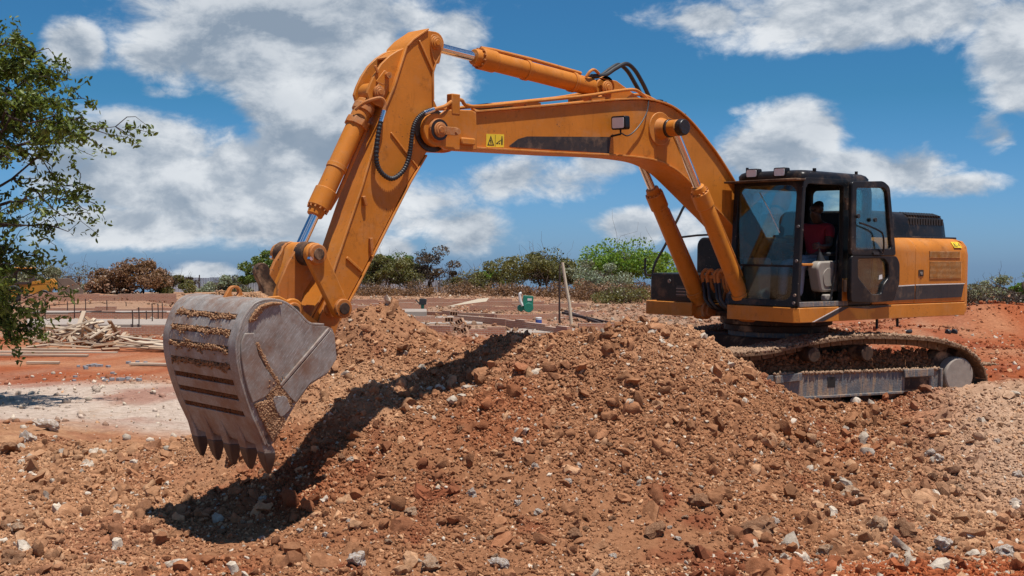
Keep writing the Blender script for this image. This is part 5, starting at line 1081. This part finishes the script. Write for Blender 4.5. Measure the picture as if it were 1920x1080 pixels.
# green single-drum roller
x, y = spot(987, 583, .35); ro = thing('roller_machine', 'small green and white roller machine between the pole and the trees', 'roller', (x, y, .32), (0, 0, .1)); ro.scale = (.66, .66, .66)
MB().prism(rpoly([(-.35,.55),(.55,.50),(.58,1.35),(-.25,1.40)], .08), -.4, .4).build('engine_cover', M['green'], ro, .04); MB().cyl((.15,-.5,.35), (.15,.5,.35), .42, n=26).build('drum', M['green'], ro, .03)
MB().box(.05,.42,-.415,-.402,.95,1.15).build('label_plate', M['white'], ro); MB().tube(catmull([(-.35,-.3,.5),(-.55,-.3,.9),(-.6,-.3,1.5),(-.45,-.3,1.6)], 4), .13, 8).build('handle', M['white'], ro); MB().cyl((-.5,-.2,.3), (-.5,.2,.3), .3, n=20).build('rear_wheel', M['green'], ro, .03)
# rammer
x, y = spot(792, 588, .2); ra = thing('rammer', 'upright green and black tamping rammer standing among the foundation walls', 'rammer', (x, y, .18)); ra.scale = (.85, .85, .85)
MB().prism([(-.13,0),(.13,0),(.15,.06),(-.15,.06)], -.14, .14).build('shoe_plate', M['rebar'], ra, .01); MB().tube([(0,0,.05),(0,0,.3),(.02,0,.65)], [.08,.11,.12], 12).build('bellows', M['green'], ra); MB().prism(rpoly([(-.22,.62),(.25,.62),(.28,1.02),(-.2,1.05)], .06), -.18, .18).build('engine', M['seat'], ra, .03); MB().tube([(-.2,-.2,.7),(-.45,-.2,.95),(-.45,.2,.95),(-.2,.2,.7)], .03, 8).build('handle', M['seat'], ra)
# plywood sheets, paint drum
x, y = spot(880, 572, .4); o = MB().prism([(-2.6,-.1),(1.9,.55),(2.2,1.0),(.9,.85)], -.02, .02).build('plywood_sheet', M['palewood'], None); o.location = (x, y, .35); o.scale = (.58, .58, .58); o.rotation_euler = (R(-28), 0, 0); tag(o, 'pale plywood sheet propped on the far walls behind the rammer', 'board')
x, y = spot(1010, 606, .15); dr = thing('drum', 'small white paint drum with a blue band by the low brick walls', 'drum', (x, y, .1)); MB().cyl((0,0,0), (0,0,.34), .15, n=24).build('shell', M['white'], dr, .02); MB().cyl((0,0,.05), (0,0,.22), .154, n=24).build('band', M['blue'], dr)
# corrugated fence at the back
for k, (a, b_) in enumerate(((318,520),(655,935))):
    f = thing('sheet_fence', 'silver corrugated sheet fence behind the %s' % ('bucket' if k == 0 else 'rammer and plywood'), 'fence', (far(a, 128), 128, gz(far(a, 128), 128)))
    L = far(b_, 128)-far(a, 128); n = int(L/1.0); r = random.Random(k)
    for i in range(n):
        pts = [(i*1.0+.99*j/12, .03*math.sin(j*math.pi/1.5)) for j in range(13)]
        MB().loft([[(x_, y_, z_) for x_, y_ in pts] + [(x_, y_+.01, z_) for x_, y_ in pts[::-1]] for z_ in (-.2, (1.45 if k == 0 else 1.25)+r.uniform(-.1, .1))]).build('sheet', M['corr'], f, 0, 0)
    for i in range(0, n+1, 3): MB().box(i-.05, i+.05, -.12, -.03, -.2, 1.7).build('post', M['rebar'], f)
# yellow backhoe behind the near tree
x, y = far(58, 98), 98; bh = thing('backhoe_loader', 'yellow backhoe loader half hidden behind the leaves of the near tree', 'backhoe', (x, y, gz(x, y)), (0, 0, R(8)))
MB().prism(rpoly([(-1.9,.55),(1.3,.55),(1.6,1.0),(1.5,1.35),(-.2,1.45),(-1.9,1.2)], .1), -.55, .55).build('body', M['yellow'], bh, .04)
MB().ring(rpoly([(-1.3,1.3),(.2,1.3),(.1,2.5),(-1.2,2.5)], .08), rpoly([(-1.15,1.5),(.02,1.5),(-.03,2.3),(-1.08,2.3)], .06), fy, -.6, .6).build('cab', M['rebar'], bh, .02); MB().box(-1.35,.25,-.65,.65,2.5,2.62).build('roof', M['yellow'], bh, .04)
for px_, r_w in ((-1.1,.62),(1.1,.45)):
    for s in (-1, 1):
        w_ = MB().cyl((px_,.42*s,r_w), (px_,.80*s,r_w), r_w, n=26).build('wheel', M['rubber'], bh, .04); MB().cyl((px_,.80*s,r_w), (px_,.82*s,r_w), r_w*.5, n=20).build('rim', M['yellow'], w_)
for s in (-1, 1): MB().prism([(.1,1.5),(1.6,1.75),(2.5,.7),(2.3,.6),(1.45,1.45),(.1,1.3)], .5*s-.08, .5*s+.08).build('loader_arm', M['yellow'], bh, .02)
MB().prism([(2.4,.25),(3.2,.2),(3.1,.3),(2.6,.4),(2.5,.9),(2.9,1.1),(2.8,1.15),(2.35,.95)], -1.0, 1.0).build('loader_bucket', M['plaster'], bh, .02)
MB().prism([(-1.9,1.0),(-2.3,2.6),(-3.1,3.0),(-3.1,2.8),(-2.45,2.4),(-2.1,1.0)], -.14, .14).build('rear_boom', M['yellow'], bh, .02)
# ruined wall by the far earth mound
x, y = far(132, 95), 95; rw = MB().prism([(-.9,-.8),(.9,-.8),(.9,.3),(.5,.7),(-.1,1.2),(-.9,1.15)], -.12, .12).build('ruined_wall', M['plaster'], None, .02); rw.location = (x, y, gz(x, y)+.7); rw.rotation_euler = (0, 0, .3); tag(rw, 'broken plastered wall fragment standing above the far earth mound', 'wall')
# old tyres / rolls on the red ground behind the track
for i, (px, py) in enumerate(((1705,622),(1778,623),(1790,623))):
    x, y = hit(px, py+4); o = MB().loft([[(.20*math.cos(t)*(1 if k in (0,3) else 1.25)*1.0, -.12+.08*k, .20*math.sin(t)*(1 if k in (0,3) else 1.25)) for t in [2*math.pi*q/18 for q in range(18)]] for k in range(4)]).build('rubber_roll', M['rubber'], None, 0, 50); o.location = (x, y, gz(x, y)+.08); o.scale = (.5, .5, .5); o.rotation_euler = (R(70) if i == 0 else 0, 0, 1.9+i*.3)
    tag(o, ('dark rubber roll lying behind the middle of the track', 'left of two dark rolls behind the rear of the track', 'right of two dark rolls behind the rear of the track')[i], 'roll')

# ------------------------------------------------------------------ vegetation
def leaf_mesh(name, P, size, r, tone, fold=False):
    n = len(P); rot = rand_rot(n, r); sz = size*r.uniform(.6, 1.3, n)
    if fold: base = np.array([(-1,0,0),(-.35,.42,.10),(.4,.36,.10),(1.05,0,-.12),(.4,-.36,.10),(-.35,-.42,.10)]); F = np.array([(0,3,2,1),(0,5,4,3)])
    else: base = np.array([(-1,0,0),(0,.62,.15),(1,0,0),(0,-.62,.15)]); F = np.array([(0,1,2,3)])
    v = np.einsum('nij,kj->nki', rot, base)*sz[:, None, None]*.5 + P[:, None, :]; k = len(base)
    f = F[None] + (np.arange(n)*k)[:, None, None]
    return np_mesh(name, v.reshape(-1, 3), f.reshape(-1, 4), None, np.repeat(tone, k))
def limb(b, r, p0, p1, r0, r1, wob=.08, n=6):
    p0 = np.array(p0); p1 = np.array(p1); L = np.linalg.norm(p1-p0); pts = []
    for i in range(n+1):
        t = i/n; q = p0*(1-t)+p1*t + (r.normal(size=3)*wob*L*math.sin(math.pi*t)*.5 if 0 < i < n else 0); q = q + np.array([0, 0, .10*L*math.sin(math.pi*t)]); pts.append(tuple(q))
    b.tube(pts, [r0+(r1-r0)*i/n for i in range(n+1)], 6); return pts
def tree(name, px, d, h, w, leaf, label, cat='tree', nclump=16, nleaf=260, lsize=.2, seed=1, group=None, low=.25, bark=None, bare=.0, stems=2, flat=.8):
    r = np.random.default_rng(seed); x = far(px, d); z = gz(x, d)-.1
    t = thing(name, label, cat, (x, d, z), (0, 0, 0), group); tb = MB(); P = []; T = []
    tips = []
    for s in range(stems):
        a = r.uniform(0, 6.28); e = (math.cos(a)*w*.12, math.sin(a)*w*.12, h*(.42+.15*r.uniform())); base_ = (math.cos(a)*.12, math.sin(a)*.12, -.2)
        limb(tb, r, base_, e, h*.022+.03, h*.014+.015, .15)
        for k in range(max(2, nclump//stems)):
            a2 = r.uniform(0, 6.28); rad = w*.5*math.sqrt(r.uniform(.05, 1)); zz = h*(low + (1-low)*r.uniform(.05, 1)*(1-.55*(rad/(w*.5))**2)); c = np.array([math.cos(a2)*rad, math.sin(a2)*rad*.8, zz*.93])
            pp = limb(tb, r, e if r.uniform() < .7 else (e[0]*.5, e[1]*.5, e[2]*.6), c, h*.010+.012, .008, .25)
            for q in range(4): limb(tb, r, pp[min(3+q, 6)], np.array(pp[min(3+q, 6)]) + r.normal(size=3)*w*.13+np.array([0,0,.04*w]), .014, .006, .2, 3)
            if r.uniform() < bare: continue
            m = int(nleaf*r.uniform(.3, 1.3)); q = r.normal(size=(m, 3)); q /= np.linalg.norm(q, axis=1)[:, None]; q *= r.uniform(.35, 1, (m, 1))**.6
            cs_ = w*.5*r.uniform(.18, .50); P.append(c + q*np.array([cs_, cs_, cs_*flat*.75])); T.append(np.clip(r.uniform(0, .55)+r.uniform(0, .45, m), 0, 1))
    tb.build('trunk', bark or M['bark'], t, 0, 50)
    if P:
        P = np.concatenate(P); T = np.concatenate(T); P[:, 2] = np.maximum(P[:, 2], .05)
        o = link('crown', leaf_mesh('crown', P, lsize, r, T), leaf, t, smooth=0); o['kind'] = 'stuff'
    return t
TR = [
 (60,120,3.2,5,'l_grey','grey-green thicket beyond the backhoe at the left',18,240,.26,0),
 (145,118,3.0,5.5,'l_grey','grey leafless-looking thicket behind the broken wall',20,150,.22,.3),
 (215,116,3.0,4.6,'l_brown','left half of the rust-brown dry thicket',30,330,.22,0),
 (262,115,3.3,5.0,'l_brown','tall middle of the rust-brown dry thicket',34,330,.22,0),
 (318,117,2.9,3.6,'l_olive','olive-brown bush at the right end of the dry thicket',22,280,.22,0),
 (360,122,2.0,2.4,'l_dark','small dark dry shrub right of the brown thicket',12,120,.18,.2),
 (410,126,2.1,3.6,'l_pale','pale silvery bush left of the green tree by the link',14,220,.22,0),
 (452,128,2.1,3.8,'l_grey','grey-green bush just left of the green tree',14,220,.22,0),
 (492,124,4.4,4.0,'l_green','rounded green tree between bucket top and cylinder link',26,420,.24,0),
 (690,124,3.4,4.0,'l_dark','thin dry tree right beside the stick',16,60,.2,.5),
 (732,120,4.0,5.2,'l_olive','round olive-green tree right of the stick',32,420,.23,0),
 (748,132,4.8,5.6,'l_green','dark green crown rising behind the olive tree',30,330,.24,0),
 (812,122,4.8,4.2,'l_dark','tall dark dry tree with bare branch ends',22,210,.20,.25),
 (855,126,3.6,4.4,'l_dark','bare grey-branched tree right of the dark dry tree',18,50,.16,.7),
 (885,124,2.2,5.0,'l_olive','low olive scrub below the bare trees',18,220,.22,0),
 (915,134,3.2,3.4,'l_bright','small bright green tree left of the large olive tree',14,300,.24,0),
 (955,122,4.4,4.4,'l_olive','tall olive tree left of the many-stemmed tree',20,260,.22,.1),
 (1015,118,4.5,6.4,'l_olive','large many-stemmed olive tree behind the green roller machine',34,380,.22,.05),
 (1085,116,3.4,4.0,'l_grey','greyish scrub tree behind the pale leaning pole',20,230,.22,0),
 (1132,112,3.0,5.0,'l_pale','silvery pale bush below the bright green tree',30,330,.20,0),
 (1180,122,5.6,8.2,'l_bright','large bright green tree left of the excavator boom cylinder',46,360,.27,0),
 (1150,100,1.3,6.0,'l_brown','low dry brown hedge left of the black tool box',28,240,.16,0),
 (1215,104,1.5,5.0,'l_brown','low dry brush beside the black tool box',24,220,.16,0),
 (1050,108,1.2,4.0,'l_brown','low dry brush behind the pale leaning pole',20,220,.16,0),
 (1400,150,3.5,9,'l_grey','scrub behind the excavator turntable',22,200,.25,0),
 (1835,90,2.0,3.4,'l_grey','grey-green bush right of the counterweight',18,260,.18,0),
 (1868,96,2.4,3.2,'l_pale','pale leafy bush above the red bank at the right',16,220,.18,.1),
 (1905,84,2.2,3.0,'l_bright','bright green bush at the right edge above the red bank',16,260,.18,.1),
 (1960,88,2.8,4.0,'l_green','green tree at the right edge above the red bank',20,260,.2,0),
 (10,124,3.4,5.0,'l_olive','olive thicket at the left edge behind the near tree',18,240,.24,0),
 (700,112,1.0,5.0,'l_brown','low dry brown brush right of the stick above the spur',22,200,.16,0),
 (770,112,.9,5.0,'l_brown','low dry brown brush below the olive tree',22,200,.16,0),
 (860,113,1.0,5.5,'l_brown','low dry brown brush below the bare trees',22,200,.16,0),
 (945,111,1.1,5.0,'l_brown','low dry brown brush left of the green roller machine',22,200,.16,0),
 (1100,104,1.5,4.5,'l_brown','tall dry brown brush right of the pale leaning pole',26,220,.16,0),
 (1178,96,1.3,4.5,'l_olive','low olive brush in front of the dry hedge',22,180,.16,0),
 (570,126,2.2,4.5,'l_olive','olive bush behind the stick nose',16,220,.22,0),
 (620,126,2.0,4.5,'l_grey','grey-green scrub behind the stick',14,200,.22,0),
]
for i, (px, d, h, w, lf, lb, nc, nl, ls, br) in enumerate(TR):
    bush = h < 3.1
    tree('bush' if bush else 'tree', px, d, h, w, M[lf], lb, 'bush' if bush else 'tree', nc, nl, ls, 300+i, 'trees and bushes beyond the site', .06 if bush else .28, M['darkbark'] if lf in ('l_dark', 'l_brown') else M['bark'], br, 3 if bush else 2)
# brushwood heap on the right
r = np.random.default_rng(77); x, y = far(1893, 62), 62.0; bw = thing('brushwood_heap', 'tangled heap of dark cut branches on the red bank at the right edge', 'branches', (x, y, gz(x, y)))
tb = MB()
for i in range(170):
    p = r.normal(size=3)*np.array([1.0,.6,.3])+np.array([0,0,.4]); q = p + r.normal(size=3)*np.array([.9,.5,.45]); p[2] = abs(p[2]); q[2] = abs(q[2]); limb(tb, r, p, q, r.uniform(.01,.04), .006, .2, 4)
o = tb.build('branches', M['darkbark'], bw, 0, 50); o['kind'] = 'stuff'
o = link('dry_leaves', leaf_mesh('dry_leaves', r.normal(size=(2600,3))*np.array([1.1,.6,.28])+np.array([0,0,.45]), .12, r, r.uniform(0,.7,2600)), M['l_dark'], bw, smooth=0); o['kind'] = 'stuff'
b = MB(); limb(b, r, (1.0,0,-.1), (.55,.1,1.7), .10, .05, .1); tag(link('bare_trunk', b.mesh('bare_trunk'), M['bark'], None), 'pale bare leaning trunk beside the cut branches at the right edge', 'trunk').location = (x, y-.3, gz(x, y))

# the near tree whose boughs reach in from the left
r = np.random.default_rng(5); TD = 25.0; tx = far(-330, TD); nt = thing('tree', 'near leafy tree at the left edge with long drooping branches', 'tree', (tx, TD, gz(tx, TD)-.1))
def npt(px, py, dd=0.0): return np.array([far(px, TD+dd)-tx, dd, 2.9-(py-500)/2400*(TD+dd) - (gz(tx, TD)-.1)])
tb = MB(); LP = []; LT = []
fork_ = np.array([.4, 0, 2.9]); limb(tb, r, (0,0,-.3), fork_, .26, .20, .06); fork2 = np.array([.9, .1, 4.6]); limb(tb, r, fork_, fork2, .19, .12, .08); fork3 = np.array([.1, -.2, 4.4]); limb(tb, r, fork_, fork3, .16, .1, .08)
BR = [(218,238,0,1),(150,262,-.6,1),(168,378,.3,1),(112,428,-.4,1),(150,345,.8,.9),(70,98,.5,1.6),(128,150,1.0,1.5),(28,78,0,1.6),(95,200,-.5,1.6),(155,185,.6,1.2),(62,478,.2,.9),(45,560,-.6,1),(28,622,.4,1.2),(48,585,-.2,1.1),(120,225,-1.0,1.4),(25,300,-1.2,1.2),(20,180,-.8,1.8),(55,140,1.5,1.7),(90,305,1.2,1),(15,520,-1,1.1),(60,390,-1.2,1),(10,420,.8,1),(100,270,.3,1.2),(40,240,.6,1.5),(-20,600,.3,1.6),(30,505,.6,1.5),(5,555,-.3,1.6),(20,640,.2,1.2),(50,610,.6,1.2),(0,470,.3,1.3),(5,130,1.0,1.8),(-30,90,-.3,1.6),
      (-100,40,.5,1.4),(-220,0,0,1.4),(-330,-40,.8,1.4),(-450,20,-.5,1.4),(-560,120,.4,1.4),(-620,260,0,1.3),(-600,400,-.6,1.2),(-520,500,.5,1.2),(-120,160,-2.0,1.3),(-300,120,-2.4,1.4),(-420,260,-2.6,1.3),(-200,300,-2.3,1.2),(-250,180,2.4,1.4),(-450,200,2.4,1.3),(-80,350,2.0,1.1),(-100,480,-1.4,1.1)]
for (px, py, dd, dens) in BR:
    e = npt(px, py, dd); st0 = fork2 if (py < 330) else (fork_ if px > -200 else fork3)
    mid = st0*.45 + e*.55 + np.array([0, 0, .35]) + r.normal(size=3)*.15
    p1 = limb(tb, r, st0, mid, .055, .034, .10, 5); p2 = limb(tb, r, mid, e, .034, .007, .16, 7)
    nodes = p1[3:]+p2
    for k in range(int(16*dens)):
        q = np.array(nodes[r.integers(1, len(nodes))] if k > 5 else nodes[-1-(k % 3)]); tw = q + r.normal(size=3)*np.array([.30,.30,.22])*r.uniform(.6, 1.6) + np.array([.05, 0, -.05]); ps = limb(tb, r, q, tw, .010, .004, .2, 3)
        m = int(r.uniform(14, 31)*dens); t_ = r.uniform(.25, 1.1, m)[:, None]; LP.append(q*(1-t_)+tw*t_ + r.normal(size=(m, 3))*.055); LT.append(np.clip(r.uniform(0, .5)+r.uniform(0, .5, m), 0, 1))
tb.build('trunk', M['darkbark'], nt, 0, 60)
LP = np.concatenate(LP); LT = np.concatenate(LT)
o = link('crown', leaf_mesh('crown', LP, .12, r, LT, True), M['l_near'], nt, smooth=0); o['kind'] = 'stuff'

# ------------------------------------------------------------------ single stones that stand out on the heap
ROCK = {'w': mat('white_limestone', rock_fn((.66,.60,.55), (.42,.30,.21))), 'b': mat('brown_boulder', rock_fn((.36,.20,.115), (.24,.115,.06))), 'p': mat('pale_boulder', rock_fn((.50,.36,.25), (.33,.18,.10)))}
ROCKME = [np_mesh('stone', lumps(ICO3, .42, 500+k, True)*np.array([1,.8,.72]), ICO3[1]) for k in range(6)]
def rock(px, py, w, kind, k, label, name='stone', group=None, flat=1.0):
    x, y = hit(px, py); s = w/2400*y*.5; me = ROCKME[k % 6].copy(); me.materials.append(ROCK[kind]); o = link(name, me, None, None, 0, 42)
    o.location = (x, y+s*.3, gz(x, y)+s*.25*flat); o.scale = (s, s, s*flat); o.rotation_euler = (random.uniform(-.4,.4), random.uniform(-.4,.4), random.uniform(0, 6.28)); return tag(o, label, 'stone', group)
for a in ((665,1066,62,'w',0,'largest white limestone block at the bottom edge below the shadow'),(806,1074,72,'p',1,'flat tan rock half buried at the bottom edge, right of the white block'),(938,1070,48,'w',2,'rounded white stone at the bottom edge, right of the flat tan rock'),
          (1425,1012,98,'b',3,'big brown boulder at the foot of the heap'),(1310,950,62,'b',4,'brown boulder up the slope left of the big boulder'),(1555,1045,52,'p',5,'pale boulder among the white gravel right of the big boulder'),
          (1764,868,34,'w',0,'larger of two white stones on the right bank'),(1748,856,26,'w',2,'smaller of two white stones on the right bank'),(1752,905,40,'b',1,'dark clod below the two white stones on the right bank'),(1800,922,32,'p',3,'round pale stone right of the dark clod'),
          (1911,895,32,'w',4,'white stone at the right edge of the bank'),(1908,950,34,'w',5,'white stone low at the right edge'),(25,1003,46,'p',0,'pale stone at the lower left edge'),(45,832,50,'w',1,'white rock at the left edge of the rubble'),(85,808,56,'w',2,'flat white rock on the left edge of the sandy track',),
          (10,855,60,'b',3,'brown boulder cut by the left edge'),(1075,1012,46,'b',4,'brown clod left of centre foot of the heap, above white gravel'),(1605,935,70,'p',5,'long flat tan rock on the right slope'),(1770,1035,60,'w',0,'white rock in the gravel at the lower right'),(430,876,44,'b',1,'reddish clod right under the bucket teeth'),
          (1890,1045,56,'w',3,'white rock at the lower right edge'),(1650,1000,60,'p',2,'pale boulder left of the lower right white rock'),(770,967,40,'p',4,'tan angular stone in front of the shadow bend'),(885,935,34,'w',1,'white stone above the tan angular stone'),(1235,1010,60,'b',0,'brown clod left of the big boulder'),
          (1700,1010,66,'b',2,'brown clod above the lower right gravel'),(12,1062,70,'b',5,'dark boulder in the lower left corner')):
    rock(*a, flat=.75 if 'flat' in a[5] else 1.0)
r = np.random.default_rng(99)
for i in range(130):
    px = r.uniform(0, 1920); py = 705+375*r.uniform()**.75
    if px < 640 and py < 830 or (1400 < px and py < 775): continue
    kd = 'wpbb'[r.integers(0, 4)]; w_ = r.uniform(11, 25)
    zone = 'on the rubble flat at the lower left' if px < 560 else ('along the bottom foreground' if py > 985 else ('on the slope beside the boom shadow' if px < 900 else ('on the middle slope of the heap' if px < 1350 else 'on the right slope below the tracks')))
    lb = '%s %s stone %s' % ('small' if w_ < 17 else 'middling', {'w': 'white', 'p': 'pale tan', 'b': 'brown'}[kd], zone)
    rock(px, py, w_, kd, i, lb, 'stone', lb.replace('stone', 'stones'))
